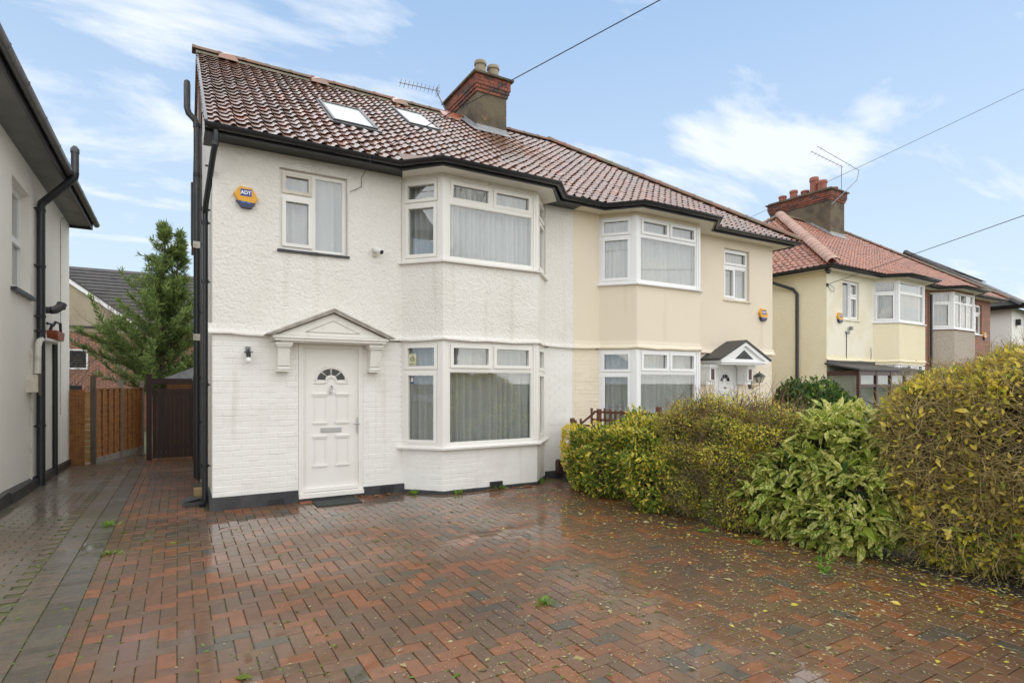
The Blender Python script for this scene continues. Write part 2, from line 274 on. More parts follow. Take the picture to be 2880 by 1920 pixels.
tag(sheet('bounce_forecourt', [(6.35, -12.2, -.03), (19, -12.2, -.03), (19, 2.0, -.03), (6.35, 2.0, -.03)], 'forecourt'), 'unseen pale forecourt added to bounce light onto the cream and yellow houses')  # unseen ground, added to bounce light onto the yellow side wall
dv = MB(); ys = [-12.2, .3, 9.5]
for a, b in zip(ys, ys[1:]): dv.poly([(-2.2, a, gz(a) - .011), (5.6 if b < 1 else .5, a, gz(a) - .011), (5.6 if b < 1 else .5, b, gz(b) - .011), (-2.2, b, gz(b) - .011)])
drive = tag(dv.build('driveway', 'joint_sand'), 'wet block paved driveway of red and grey brick pavers in herringbone', kind='structure')
PV = []                                             # (cx, cy, along x?, half length, half width, material)
U_ = .1035
def pc(): return rng.choice(5, p=[.33, .23, .22, .05, .17])
for i in range(-2, 62):
    for j in range(-96, 92):
        k = (i - j) % 4
        x0 = -.522 + i * U_; y0 = j * U_
        if k == 0: cx_, cy_, al = x0 + U_, y0 + U_ / 2, True
        elif k == 3: cx_, cy_, al = x0 + U_ / 2, y0 + U_, False
        else: continue
        hl, hw = (U_ - .0022, U_ / 2 - .0022)
        if al:                                       # cut at the border course
            a, b = max(cx_ - hl, -.52), cx_ + hl
        else: a, b = cx_ - hw, cx_ + hw
        if b - a < .04 or a < -.521: continue
        cx_ = (a + b) / 2
        if cy_ > .06 and cx_ > .30: continue
        if cy_ > 9.3 or cx_ > 5.55 or cy_ < -9.6: continue
        if 2.95 < cx_ < 5.5 and cy_ > -.40: continue
        PV.append((cx_, cy_, al, (b - a) / 2 if al else hl, hw if al else (b - a) / 2, 'paver%d' % pc()))
for j in range(-46, 44): PV.append((-.574, j * .207 + .1, False, .1013, .0495, 'paver%d' % pc()))
for j in range(-92, 90):
    PV.append((-.729, j * U_ + .05, True, .1015, .0495, random.choice(['paver3', 'paver3', 'side_paver1', 'side_paver0'])))
    PV.append((-.940, j * U_ + .05, True, .1015, .0495, random.choice(['side_paver0', 'side_paver1', 'side_paver2'])))
    for q in range(6):
        x = -1.15 - q * .207 - (.1035 if j % 2 else 0)
        if x > -2.15: PV.append((x, j * U_ + .05, True, .1015, .0495, random.choice(['side_paver0', 'side_paver1', 'side_paver2', 'side_paver2'])))
def paver_geo(hl, hw, al, hz=.02, ch=.004):
    a, b = (hl, hw) if al else (hw, hl)
    v = []
    for d, z in ((0, -hz), (0, -ch), (ch, 0)):
        v += [(-a + d, -b + d, z), (a - d, -b + d, z), (a - d, b - d, z), (-a + d, b - d, z)]
    f = [(8, 9, 10, 11)]
    for r in (0, 4): f += [(r + i, r + (i + 1) % 4, r + 4 + (i + 1) % 4, r + 4 + i) for i in range(4)]
    return np.array(v), f
def inview(x, y, z=0):
    d = math.sin(YAW) * x + math.cos(YAW) * (y - CAM.y)
    if d < .5: return False
    l_ = math.cos(YAW) * x - math.sin(YAW) * (y - CAM.y)
    return abs(l_ / d) < .92 and (z - CAM.z) / d > -.54
vis = [p for p in PV if inview(p[0], p[1])]
vis.sort(key=lambda p: (p[0] - CAM.x) ** 2 + (p[1] - CAM.y) ** 2); near = set(id(p) for p in vis[:300])
cache = {}; SV, SF, SM = [], [], []; mnames = ['paver%d' % i for i in range(5)] + ['side_paver%d' % i for i in range(3)]; nb = 0
for p in PV:
    dz = random.gauss(0, .0009); tl = (random.gauss(0, .005), random.gauss(0, .005))
    if id(p) in near:
        key = (round(p[3], 4), round(p[4], 4), p[2], p[5])
        if key not in cache:
            v, f = paver_geo(p[3], p[4], p[2]); me = bpy.data.meshes.new('paver'); me.from_pydata([tuple(x) for x in v], [], f); me.materials.append(MATS[p[5]]); cache[key] = me
        link('paver', cache[key], drive, None, Matrix.Translation((p[0], p[1], gz(p[1]) + dz)) @ Matrix.Rotation(tl[0], 4, 'X') @ Matrix.Rotation(tl[1], 4, 'Y'))
    else:
        v, f = paver_geo(p[3], p[4], p[2]); v = v.copy(); v[:, 2] += v[:, 0] * tl[1] + v[:, 1] * tl[0] + dz + gz(p[1]); v[:, 0] += p[0]; v[:, 1] += p[1]
        SV.append(v); SF += [tuple(i + nb for i in q) for q in f]; SM += [mnames.index(p[5])] * len(f); nb += len(v)
npmesh('paver_field', np.concatenate(SV), SF, mnames, SM, drive, 'stuff')

# ------------------------------------------------------------------ semi-detached house generator
W_ = 5.735; BAY = [(2.545, 0), (3.0, -.5), (4.655, -.5), (5.115, 0)]
PATH = [(0, 0)] + BAY + [(W_, 0)]
FR = [Fr(a, b) for a, b in zip(PATH, PATH[1:])]; FM = Fr((0, 0), (W_, 0))
EY, EZ, RY, RZ = -.40, 4.84, 3.7, 7.75; PIT = math.atan2(RZ - EZ, RY - EY); SL = (RY - EY) / math.cos(PIT)
def wallrects(mb, F, u0, u1, z0, z1, op, n0=-.2, n1=0., mi=0):
    us = sorted({u0, u1, *[x for o in op for x in (o[0], o[1]) if u0 < x < u1]}); zs_ = sorted({z0, z1, *[x for o in op for x in (o[2], o[3]) if z0 < x < z1]})
    for zi in range(len(zs_) - 1):
        run = None
        for ui in range(len(us) - 1):
            cu, cz = (us[ui] + us[ui + 1]) / 2, (zs_[zi] + zs_[zi + 1]) / 2
            hole = any(o[0] < cu < o[1] and o[2] < cz < o[3] for o in op)
            if not hole: run = (run[0] if run else us[ui], us[ui + 1])
            if hole or ui == len(us) - 2:
                if run: mb.box(run[0], run[1], n0, n1, zs_[zi], zs_[zi + 1], F, mi)
                run = None
    return mb
def ring(mb, F, a, b, c, d, w_, n0, n1):
    mb.box(a, b, n0, n1, c, c + w_, F); mb.box(a, b, n0, n1, d - w_, d, F); mb.box(a, a + w_, n0, n1, c + w_, d - w_, F); mb.box(b - w_, b, n0, n1, c + w_, d - w_, F)
def curtain(F, u0, u1, z0, z1, par, m='net', n0=-.15, amp=.028, band=True, name='net_curtain'):
    n = max(12, int((u1 - u0) / .014)); mb = MB(); ph = random.uniform(0, 6); fq = random.uniform(42, 70); f2 = random.uniform(11, 21); amp *= random.uniform(.7, 1.25); us = [u0 + (u1 - u0) * i / n for i in range(n + 1)]
    def w(u): return n0 + amp * math.sin(u * fq + ph + 2.2 * math.sin(u * 7 + ph)) + amp * .8 * math.sin(u * f2 + 2 * ph)
    def strip(za, zb, dn):
        v = []
        for u in us: v += [F.P(u, w(u) + dn, za), F.P(u, w(u) * .8 + n0 * .2 + dn, zb)]
        mb.add(v, [(2 * i, 2 * i + 2, 2 * i + 3, 2 * i + 1) for i in range(n)])
    strip(z0, z1, 0)
    if band:
        for zb in (.10, .125): strip(z0 + zb, z0 + zb + .012, .005)
    return mb.build(name, m, par, True)
def window(par, F, a, b, c, d, cells, m='upvc', n1=0., cm='net', ctn=True, gm='glass', name='window', dep=.07, sw=.048):
    op = [(q[0], q[1], q[2], q[3]) for q in cells]
    wn = wallrects(MB(), F, a, b, c, d, op, n1 - dep, n1).build(name, m, par)
    for q in cells:
        A, B, C, D, k = q[:5]; ang = q[5] if len(q) > 5 else 0; mm = q[6] if len(q) > 6 else m
        G = F
        if k == 's':
            sm = MB(); ring(sm, F, A - .012, B + .012, C - .012, D + .012, sw, n1 - .03, n1 + .022)
            ins = sw - .012
        else:
            sm = MB(); ring(sm, F, A - .002, B + .002, C - .002, D + .002, .014, n1 - .05, n1 - .008); ins = .010
        gp = MB(); gp.box(A + ins, B - ins, n1 - .028, n1 - .022, C + ins, D - ins, F)
        if ang:
            ax = Tm @ F.P(0, n1, D); axd = (Tm.to_3x3() @ F.U).normalized(); rot = Matrix.Translation(ax) @ Matrix.Rotation(ang, 4, axd) @ Matrix.Translation(-ax)
            for o_ in (sm, gp): o_.v = [tuple(rot @ Vector(v)) for v in o_.v]
        if k == 's': sm.build('sash', mm, wn)
        else: sm.build('glazing_bead', mm, wn)
        gp.build('pane', gm, wn)
    if ctn: curtain(F, a + .02, b - .02, c + .01, d - .01, wn, cm, n1 - .15)
    return wn
# a roof tile with a pan and a roll
TP = [(0, .012), (.03, 0), (.085, 0), (.11, .008), (.122, .027), (.147, .039), (.172, .028), (.186, .004)]
tv = [(x, 0, h + .024) for x, h in TP] + [(x, .255, h) for x, h in TP] + [(x, .035, h - .004) for x, h in TP]
tf = [(i, i + 1, 9 + i, 8 + i) for i in range(7)] + [(16 + i, 17 + i, i + 1, i) for i in range(7)]
TVN = np.array(tv); TMESH = {}
def tile_mesh(m):
    if m not in TMESH:
        me = bpy.data.meshes.new('tile'); me.from_pydata(tv, [], tf); me.materials.append(MATS[m]); me.polygons.foreach_set('use_smooth', [True] * 14); me.set_sharp_from_angle(angle=R(50)); TMESH[m] = me
    return TMESH[m]
def lay_tiles(roof, O, U, S, wid, inside, mats, nparts, holes=(), probs=None, tw=.18, gauge=.2115):
    O, U, S = Vector(O), Vector(U), Vector(S); Nn = U.cross(S) if U.cross(S).z > 0 else S.cross(U)
    ts = []
    for r in range(int(SL / gauge) + 1):
        for c in range(int(wid / tw) + 1):
            cu, cs = (c + .5) * tw, (r + .5) * gauge
            if cs > SL - .06 or not inside(cu, cs): continue
            if any(h[0] + .02 < cu < h[1] - .02 + .1 * 0 and h[2] - .06 < cs < h[3] + .02 for h in holes): continue
            j = (random.gauss(0, .003), random.gauss(0, .006), random.gauss(0, .0022)); rz_ = random.gauss(0, .008)
            P = O + U * (c * tw + j[0]) + S * (r * gauge + j[1]) + Nn * j[2]
            m = Matrix(((U.x, S.x, Nn.x, P.x), (U.y, S.y, Nn.y, P.y), (U.z, S.z, Nn.z, P.z), (0, 0, 0, 1))) @ Matrix.Rotation(rz_, 4, 'Z')
            m = Tm @ m; mt = int(rng.choice(len(mats), p=probs))
            ts.append(((m.translation - CAM).length, mt, m))
    ts.sort(key=lambda t: t[0])
    for d_, mt, m in ts[:nparts]: link('tile', tile_mesh(mats[mt]), roof, None, m)
    V, F, M, nb = [], [], [], 0
    for d_, mt, m in ts[nparts:]:
        A = np.array(m); V.append(TVN @ A[:3, :3].T + A[:3, 3]); F += [tuple(i + nb for i in q) for q in tf]; M += [mt] * 14; nb += 24
    if V: npmesh('tile_field', np.concatenate(V), F, mats, M, roof, 'stuff', 50)
RMESH = {}
def ridge_run(roof, A, B, m, r=.115, seg=.42, name='ridge_tile', special=None):
    A, B = Tm @ Vector(A), Tm @ Vector(B); d = B - A; n = max(1, round(d.length / seg)); ln = d.length / n; d.normalize()
    up = (Vector((0, 0, 1)) - d * d.z).normalized(); sd_ = d.cross(up); key = (m, round(ln, 3), r)
    for i in range(n):
        mm = special.get(i, m) if special else m; key = (mm, round(ln, 3), r)
        if key not in RMESH:
            k = 9; v, f = [], []
            for x, rr in ((0, r * .96), (.03, r * 1.0), (ln - .035, r), (ln - .03, r * 1.09), (ln + .02, r * 1.09), (ln + .02, r * .7)):
                v += [(x, math.cos(math.pi * j / (k - 1)) * rr, math.sin(math.pi * j / (k - 1)) * rr * .8 - .02) for j in range(k)]
            f = [(a * k + j, a * k + j + 1, (a + 1) * k + j + 1, (a + 1) * k + j) for a in range(5) for j in range(k - 1)]
            me = bpy.data.meshes.new(name); me.from_pydata(v, [], f); me.materials.append(MATS[mm]); me.polygons.foreach_set('use_smooth', [True] * len(f)); me.set_sharp_from_angle(angle=R(50)); RMESH[key] = me
        P = A + d * ln * i
        mw = Matrix(((d.x, sd_.x, up.x, P.x), (d.y, sd_.y, up.y, P.y), (d.z, sd_.z, up.z, P.z), (0, 0, 0, 1))) @ Matrix.Rotation(random.gauss(0, .008), 4, 'Z')
        link(name, RMESH[key], roof, None, mw)

def bricks(wall, runs, m, nparts, course=.0755, bl=.2245):
    """runs: (frame,u0,u1,z0,z1,openings); painted bricks proud of their joints"""
    bs = []
    for F, u0, u1, z0, z1, op in runs:
        n = int(round((z1 - z0) / course)); hc = (z1 - z0) / n
        for r in range(n):
            off = 0 if r % 2 else bl / 2; k = 0; u = u0 - off
            while u < u1:
                a, b = max(u, u0), min(u + bl, u1); u += bl; z = z0 + r * hc
                if b - a < .03: continue
                parts_ = [(a, b)]
                for o in op:
                    if o[2] < z + hc * .6 and o[3] > z + hc * .4: parts_ = [q for x, y in parts_ for q in ((x, min(y, o[0])), (max(x, o[1]), y)) if q[1] - q[0] > .03]
                for x, y in parts_: bs.append((F, x + .004, y - .004, z + .004, z + hc - .004))
    bs.sort(key=lambda b: ((Tm @ b[0].P(b[1], 0, b[3])) - CAM).length); cache = {}; mb = MB()
    for i, (F, a, b, c, d) in enumerate(bs):
        pr = .0032 + random.gauss(0, .0014)
        if i < nparts:
            key = (round(b - a, 3), round(d - c, 3))
            if key not in cache:
                x, h = key[0] / 2, key[1] / 2; e = .004; v = []
                for q, y in ((0, .03), (0, .004), (e, 0)): v += [(-x + q, y, -h + q), (x - q, y, -h + q), (x - q, y, h - q), (-x + q, y, h - q)]
                f = [(8, 9, 10, 11)] + [(r + i_, r + (i_ + 1) % 4, r + 4 + (i_ + 1) % 4, r + 4 + i_) for r in (0, 4) for i_ in range(4)]
                me = bpy.data.meshes.new('brick'); me.from_pydata(v, [], f); me.materials.append(MATS[m]); cache[key] = me
            P = F.P((a + b) / 2, pr, (c + d) / 2); Nn = -F.N
            mw = Tm @ (Matrix(((F.U.x, Nn.x, 0, P.x), (F.U.y, Nn.y, 0, P.y), (0, 0, 1, P.z), (0, 0, 0, 1))) @ Matrix.Rotation(random.gauss(0, .006), 4, 'Y') @ Matrix.Rotation(random.gauss(0, .006), 4, 'Z'))
            link('brick', cache[key], wall, None, mw)
        else: mb.box(a, b, -.02, pr, c, d, F)
    if mb.v: mb.build('brickwork', m, wall, kind='stuff')

def wob(path, step=.22):
    o = []
    for a, b in zip(path, path[1:]):
        n = max(1, int(math.dist(a, b) / step)); o += [(a[0] + (b[0] - a[0]) * i / n, a[1] + (b[1] - a[1]) * i / n) for i in range(n)]
    return o + [path[-1]]
def string_course(par, path, m, z=2.28, flare=.062, h=.14):
    P = wob(path); mb = MB(); n0 = len(mb.v); prof = [(-.02, z + h), (.022, z + h), (.032, z + .07), (flare, z + .022), (flare, z), (-.02, z - .004)]
    global Tm; T0 = Tm; Tm = Matrix.Identity(4); mb.sweep(P, prof); Tm = T0; k = len(prof)
    v = []
    for i, p in enumerate(mb.v):
        j = i // k; q = i % k; dz = .008 * math.sin(j * 1.9) + .005 * math.sin(j * .83 + 2) if q in (3, 4, 5) else 0
        v.append(tuple(Tm @ Vector((p[0], p[1], p[2] + dz))))
    mb.v = v; return mb.build('string_course', m, par)
GUT = [(.0, 0)] + [(.058 - .056 * math.cos(math.pi * j / 7), -.062 * math.sin(math.pi * j / 7)) for j in range(8)] + [(.11, .006), (.116, .006)]
GUT = [(.058 - .060 * math.cos(math.pi * j / 8), -.066 * math.sin(math.pi * j / 8)) for j in range(9)] + [(.104, 0), (.058 + .04, -.03), (.058, -.046), (.058 - .04, -.03), (.012, 0)]
def half_house(T, name, loc, label, st):
    """one half of a semi-detached pair in local coordinates: u from outer corner to party wall"""
    global Tm; Tm = T; H = thing(name, loc, label, 'house'); g = st.get
    gable = g('gable'); up = MB()
    W1 = g('win1', (.805, 1.72, 3.46, 4.58))
    wallrects(up, FR[0], -.0, 2.3, 2.3, 4.755, [W1], -.2, .02)
    P2 = [(2.3, 0)] + PATH[1:]
    up.sweep(P2, [(.02, 2.3), (.02, 3.435), (-.2, 3.435), (-.2, 2.3)]); up.sweep([(2.3, 0)] + PATH[1:5] + [(5.2, 0)], [(.004, 4.685), (.004, 4.755), (-.2, 4.755), (-.2, 4.685)])
    up.box(2.3, 2.52, -.02, .2, 3.435, 4.755); up.box(5.14, W_, -.02, .2, 3.435, 4.755)
    up.box(.001, .2, .2, 7.4, -.3, 4.755); up.box(.2, W_, 7.2, 7.4, -.3, 4.755); up.box(W_ - .1, W_ - .002, .2, 7.2, -.3, 7.2 if 0 else 4.755)
    if gable: up.prism([(.001, -.02, 4.755), (.001, 7.4, 4.755), (.001, RY, RZ - .12)], (.2, 0, 0))
    up.build('upper_wall', g('up'), H)
    if g('party_paint'): pass
    lo = MB(); D = g('door_op', (1.053, 1.952, .05, 2.2))
    wallrects(lo, FR[0], 0, 2.3, -.3, 2.3, [(D[0], D[1], 0., D[3])], -.2, 0)
    lo.sweep(P2, [(.0, -.3), (.0, .655), (-.2, .655), (-.2, -.3)]); lo.sweep([(2.3, 0)] + PATH[1:5] + [(5.2, 0)], [(.0, 2.255), (.0, 2.3), (-.2, 2.3), (-.2, 2.255)])
    lo.box(2.3, 2.52, 0, .2, .655, 2.3); lo.box(5.14, W_, 0, .2, .655, 2.3)
    low = lo.build('lower_wall', g('lo'), H)
    if g('bricks'):
        runs = [(FR[0], 0, 2.545, .0, 2.27, [(D[0], D[1], -1, D[3])])] + [(FR[i], 0, FR[i].L, .0, .65, []) for i in (1, 2, 3)] + [(FR[4], 0, FR[4].L, 0, 2.27, [])]
        bricks(low, runs, g('lo'), g('bricks'))
    if g('bay'):
        MB().sweep([BAY[0], BAY[1], BAY[2], BAY[3]], [(.035, 2.2), (.035, 3.40), (.0, 3.40), (.0, 2.2)]).build('bay_panel', g('bay'), H)
    e0 = -.05
    string_course(H, [(e0, .02), (e0 + .02, 0)] * 0 + [(e0, 0)] + BAY + [(W_ - .002, 0)], g('sc', g('up')))
    # bay glazing
    fm = g('fr', 'upvc'); cu = g('cu', 'net')
    for (z0, z1, zt, lay, cc) in ((3.475, 4.69, 4.345, g('upcells', 'vv'), g('cu_up', cu)), (.70, 2.258, 1.845, g('locells', 'vv'), cu)):
        for i in (1, 2, 3):
            F = FR[i]; a, b = (-.03, F.L - .07) if i == 1 else (.07, F.L - .07) if i == 2 else (.07, F.L + .03)
            if i == 2:
                mid = (a + b) / 2
                if lay == 'vv': cells = [(a + .06, mid - .035, zt + .04, z1 - .05, 's', g('open', 0) if z0 > 3 else 0), (mid + .035, b - .06, zt + .04, z1 - .05, 's', g('open', 0) * .6 if z0 > 3 else 0), (a + .035, b - .035, z0 + .05, zt - .03, 'f')]
                elif lay == 'grid':
                    t3 = (b - a) / 3; cells = [(a + t3 * q + .025, a + t3 * (q + 1) - .025, zz0, zz1, 's' if q == 1 and zz0 > zt else 'f', -.5 if q == 1 and zz0 > zt else 0) for q in range(3) for zz0, zz1 in ((z0 + .04, zt - .03), (zt + .02, z1 - .04))]
                else: cells = [(a + .03, b - .03, z0 + .05, zt - .03, 'f'), (a + .03, b - .03, zt + .03, z1 - .05, 'f')]
            else: a_, b_ = (a + .06, b) if i == 1 else (a, b - .06); cells = [(a_ + .05, b_ - .04, z0 + .06, zt - .05, 's'), (a_ + .04, b_ - .03, zt + .02, z1 - .05, 'f' if g('plain_top') else 's')]
            window(H, F, a, b, z0, z1, cells, fm, 0.0, cc, gm=g('gm', 'glass'))
        for i in (1, 2):
            A, B = FR[i], FR[i + 1]; p = BAY[i]; qa = A.P(A.L - .075, 0, 0); qb = B.P(.075, 0, 0)
            MB().sweep([(qa.x, qa.y), p, (qb.x, qb.y)], [(.014, z0), (.014, z1), (-.075, z1), (-.075, z0)]).build('corner_post', fm, H)
            MB().sweep([(A.P(A.L - .03, 0, 0).x, A.P(A.L - .03, 0, 0).y), p, (B.P(.03, 0, 0).x, B.P(.03, 0, 0).y)], [(.024, z0), (.024, z1), (.012, z1), (.012, z0)]).build('post_cover', fm, H)
        A = FR[1]; s0 = A.P(-.07, 0, 0); s1 = FR[3].P(FR[3].L + .07, 0, 0)
        MB().sweep([(s0.x, s0.y), BAY[1], BAY[2], (s1.x, s1.y)], [(-.1, z0 - .042), (.075, z0 - .042), (.078, z0 - .016), (-.0, z0 + .004), (-.1, z0 + .004)]).build('window_sill', fm, H)
    # small upstairs window
    a, b, c, d = W1
    if g('w1', 'A') == 'A': cells = [(a + .055, a + .425, d - .315, d - .055, 's', 0, 'old_upvc'), (a + .055, a + .425, c + .075, d - .40, 's'), (a + .475, b - .05, c + .05, d - .05, 'f')]
    elif g('w1') == 'B': cells = [(a + .05, b - .05, d - .33, d - .05, 's'), (a + .05, (a + b) / 2 - .01, c + .06, d - .42, 'f'), ((a + b) / 2 + .035, b - .05, c + .06, d - .42, 's')]
    else: cells = [(a + .05, (a + b) / 2 - .02, c + .06, d - .05, 'f'), ((a + b) / 2 + .03, b - .05, d - .40, d - .06, 's'), ((a + b) / 2 + .03, b - .05, c + .06, d - .47, 's')]
    window(H, FM, a + .004, b - .004, c + .004, d - .004, cells, fm, -.045, g('cu_up', cu), gm=g('gm', 'glass'))
    sl_ = MB()
    for q in range(9): x0 = a - .03 + (b - a + .06) * q / 9; sl_.box(x0 + .002, x0 + (b - a + .06) / 9 - .002, -.10, .055 + random.gauss(0, .004), c - .03 + random.gauss(0, .002), c + .003, FM)
    sl_.build('window_sill', g('sill1', fm), H)
    # eaves: soffit, fascia, gutter
    ul = -.10 if gable else -.33
    fp = [(ul, -.31), (2.42, -.31), (2.875, -.79), (4.78, -.79), (5.235, -.31), (W_ - .004, -.31)]
    so = MB(); so.poly([(x, y, 4.757) for x, y in fp] + [(W_ - .004, .19, 4.757), (ul, .19, 4.757)])
    if not gable: so.poly([(ul, .19, 4.757), (.15, .19, 4.757), (.15, 7.72, 4.757), (ul, 7.72, 4.757)])
    sof = so.build('soffit', g('sof', 'soffit_cream'), H)
    fpath = fp if gable else [(-.33, 7.72)] + fp
    MB().sweep(fpath, [(0, 4.735), (.022, 4.735), (.022, 4.85), (0, 4.85)]).build('fascia', 'black_paint', H)
    MB().sweep(fpath, [(.022 + o, 4.832 + z) for o, z in GUT]).build('gutter', 'gutter_black', H, 60)
    if g('bay_soffit'):
        MB().poly([(2.46, -.27, 4.750), (2.885, -.772, 4.750), (4.77, -.772, 4.750), (5.2, -.27, 4.750), (5.1, .0, 4.750), (2.55, 0, 4.750)]).build('bay_soffit', g('bay_soffit'), H)
    MB().poly([(x, y - .0, 4.85) for x, y in fp[1:5]] + [(5.3, -.1, 5.06), (2.35, -.1, 5.06)]).build('bay_roof', g('tm')[0], H)
    # roof
    hs = -.38; hu = hs + (RY - EY)          # hip line
    rf = MB(); e = .05
    if gable:
        rf.poly([(-.10, EY, EZ - e), (W_, EY, EZ - e), (W_, RY, RZ - e), (-.10, RY, RZ - e)]); rf.poly([(-.10, RY, RZ - e), (W_, RY, RZ - e), (W_, 7.8, EZ - e), (-.10, 7.8, EZ - e)])
    else:
        rf.poly([(hs, EY, EZ - e), (W_, EY, EZ - e), (W_, RY, RZ - e), (hu, RY, RZ - e)]); rf.poly([(hu, RY, RZ - e), (W_, RY, RZ - e), (W_, 7.8, EZ - e), (hs, 7.8, EZ - e)]); rf.poly([(hs, EY, EZ - e), (hu, RY, RZ - e), (hs, 7.8, EZ - e)])
    roof = rf.build('roof', g('tm')[0], H)
    u0 = -.11 if gable else hs
    S = (0, math.cos(PIT), math.sin(PIT)); wid = W_ - u0
    lay_tiles(roof, (u0, EY - .03, EZ - .03), (1, 0, 0), S, wid, (lambda u, s: u < wid - .02) if gable else (lambda u, s: u > s * math.cos(PIT) - .0 and u < wid - .02), g('tm'), g('np', 300), g('holes', ()), g('probs'))
    if g('hipface'):
        lay_tiles(roof, (hs - .03, 7.8, EZ - .03), (0, -1, 0), (math.cos(PIT), 0, math.sin(PIT)), 8.2, lambda u, s: s * math.cos(PIT) < u < 8.2 - s * math.cos(PIT), g('tm'), 0, (), g('probs'))
    ridge_run(roof, (W_, RY, RZ + .02), (-.14 if gable else hu - .05, RY, RZ + .02), g('rt', 'ridge_tile'), special=g('rspec'))
    if not gable:
        ridge_run(roof, (hs - .02, EY - .03, EZ + .04), (hu, RY, RZ + .05), g('ht', 'ridge_tile'), r=g('hr', .12), seg=g('hseg', .42)); ridge_run(roof, (hs - .02, 7.8, EZ + .04), (hu, RY, RZ + .05), g('rt', 'ridge_tile'), r=.12)
    return H, roof
def at_roof(s): return EY + s * math.cos(PIT), EZ + s * math.sin(PIT)
I4 = Matrix.Identity(4)
T_white = Matrix.Translation((.385, 0, 0)); T_cream = Matrix.Translation((11.775, 0, 0)) @ Matrix.Diagonal((-.986, 1, 1, 1))
B3 = Matrix.Translation((15.43, .9, 0)) @ Matrix.Rotation(R(2.2), 4, 'Z'); T_yellow = B3; T_brick = B3 @ Matrix.Translation((2 * W_, 0, 0)) @ Matrix.Diagonal((-1, 1, 1, 1))
sk = [(1.735, 2.455, (.93 - EY) / math.cos(PIT), (2.0 - EY) / math.cos(PIT)), (3.365, 4.05, (1.94 - EY) / math.cos(PIT), (2.98 - EY) / math.cos(PIT))]
rt4 = ['roof_tile%d' % i for i in range(4)]; pt4 = ['pink_tile%d' % i for i in range(4)]
chim_hole = (5.32, 9, (2.85 - EY) / math.cos(PIT), 9)
white, wroof = half_house(T_white, 'white_house', (0, 0, 0), 'white roughcast semi-detached house with pedimented white door and two skylights', dict(up='roughcast', lo='paint_brick', gable=True, bricks=300, fr='upvc', sof='black_paint', bay_soffit='timber_white', tm=rt4, probs=[.42, .36, .17, .05], holes=sk + [chim_hole], open=.10, sill1='black_paint', rspec={1: 'ridge_orange'}))
cream, croof = half_house(T_cream, 'cream_house', (0, 0, 0), 'smooth cream rendered semi-detached house with small dark gabled door canopy', dict(up='cream_render', lo='cream_brick', bricks=200, fr='upvc_white', sof='soffit_cream', tm=rt4, probs=[.30, .45, .13, .12], holes=[(5.5, 9, (2.85 - EY) / math.cos(PIT), 9)], w1='B', win1=(.82, 1.66, 3.45, 4.56), door_op=(1.17, 1.93, .05, 2.03), sill1='cream_render', sc='cream_brick', cu_up='net'))
yellow, yroof = half_house(T_yellow, 'yellow_house', (0, 0, 0), 'pale yellow painted house with brown glazed porch beyond the cream house', dict(up='yellow_brick', lo='yellow_brick', bay='yellow_cast', fr='upvc_white', tm=pt4, hipface=True, ht='ridge_pink', hr=.17, hseg=.30, w1='C', upcells='ff', plain_top=True, rt='ridge_tile', cu='net_dark', sill1='yellow_brick', sc='yellow_cast', np=300))
brick, broof = half_house(T_brick, 'brick_house', (0, 0, 0), 'red brick house with pebbledashed bay attached to the yellow house', dict(up='red_brick', lo='red_brick', bay='pebbledash', fr='upvc_white', tm=pt4, w1='B', upcells='grid', plain_top=True, rt='ridge_tile', cu='net_dark', sill1='upvc_white', sc='red_brick', np=300))
Tm = T_yellow; MB().box(-.025, -.002, -.02, 7.4, -.3, 4.75).build('side_wall', 'yellow_cast', yellow)
Tm = I4

# ------------------------------------------------------------------ white house: door, canopy, plinth, pipes, chimney, skylights
def text(body, size, M, m, parent, name='lettering', ext=.0015, off=0.0, ax='CENTER'):
    c = bpy.data.curves.new(name, 'FONT'); c.body = body; c.size = size; c.extrude = ext; c.offset = off; c.align_x = ax; c.align_y = 'CENTER'
    o = bpy.data.objects.new('tmp', c); COL.objects.link(o); dg = bpy.context.evaluated_depsgraph_get(); me = bpy.data.meshes.new_from_object(o.evaluated_get(dg)); bpy.data.objects.remove(o); bpy.data.curves.remove(c)
    me.materials.clear(); me.materials.append(MATS[m]); me.transform(Tm @ M); return link(name, me, parent)
def onwall(F, u, n, z, rot=0):      # text matrix: x along u, y up, facing outward
    P = F.P(u, n, z); return Matrix(((F.U.x, 0, F.N.x, P.x), (F.U.y, 0, F.N.y, P.y), (0, 1, 0, P.z), (0, 0, 0, 1))) @ Matrix.Rotation(rot, 4, 'Z')
def arc(F, u, z, ru, rz_, n, a0=0, a1=math.pi, k=14): return [F.P(u + ru * math.cos(a0 + (a1 - a0) * i / k), n, z + rz_ * math.sin(a0 + (a1 - a0) * i / k)) for i in range(k + 1)]
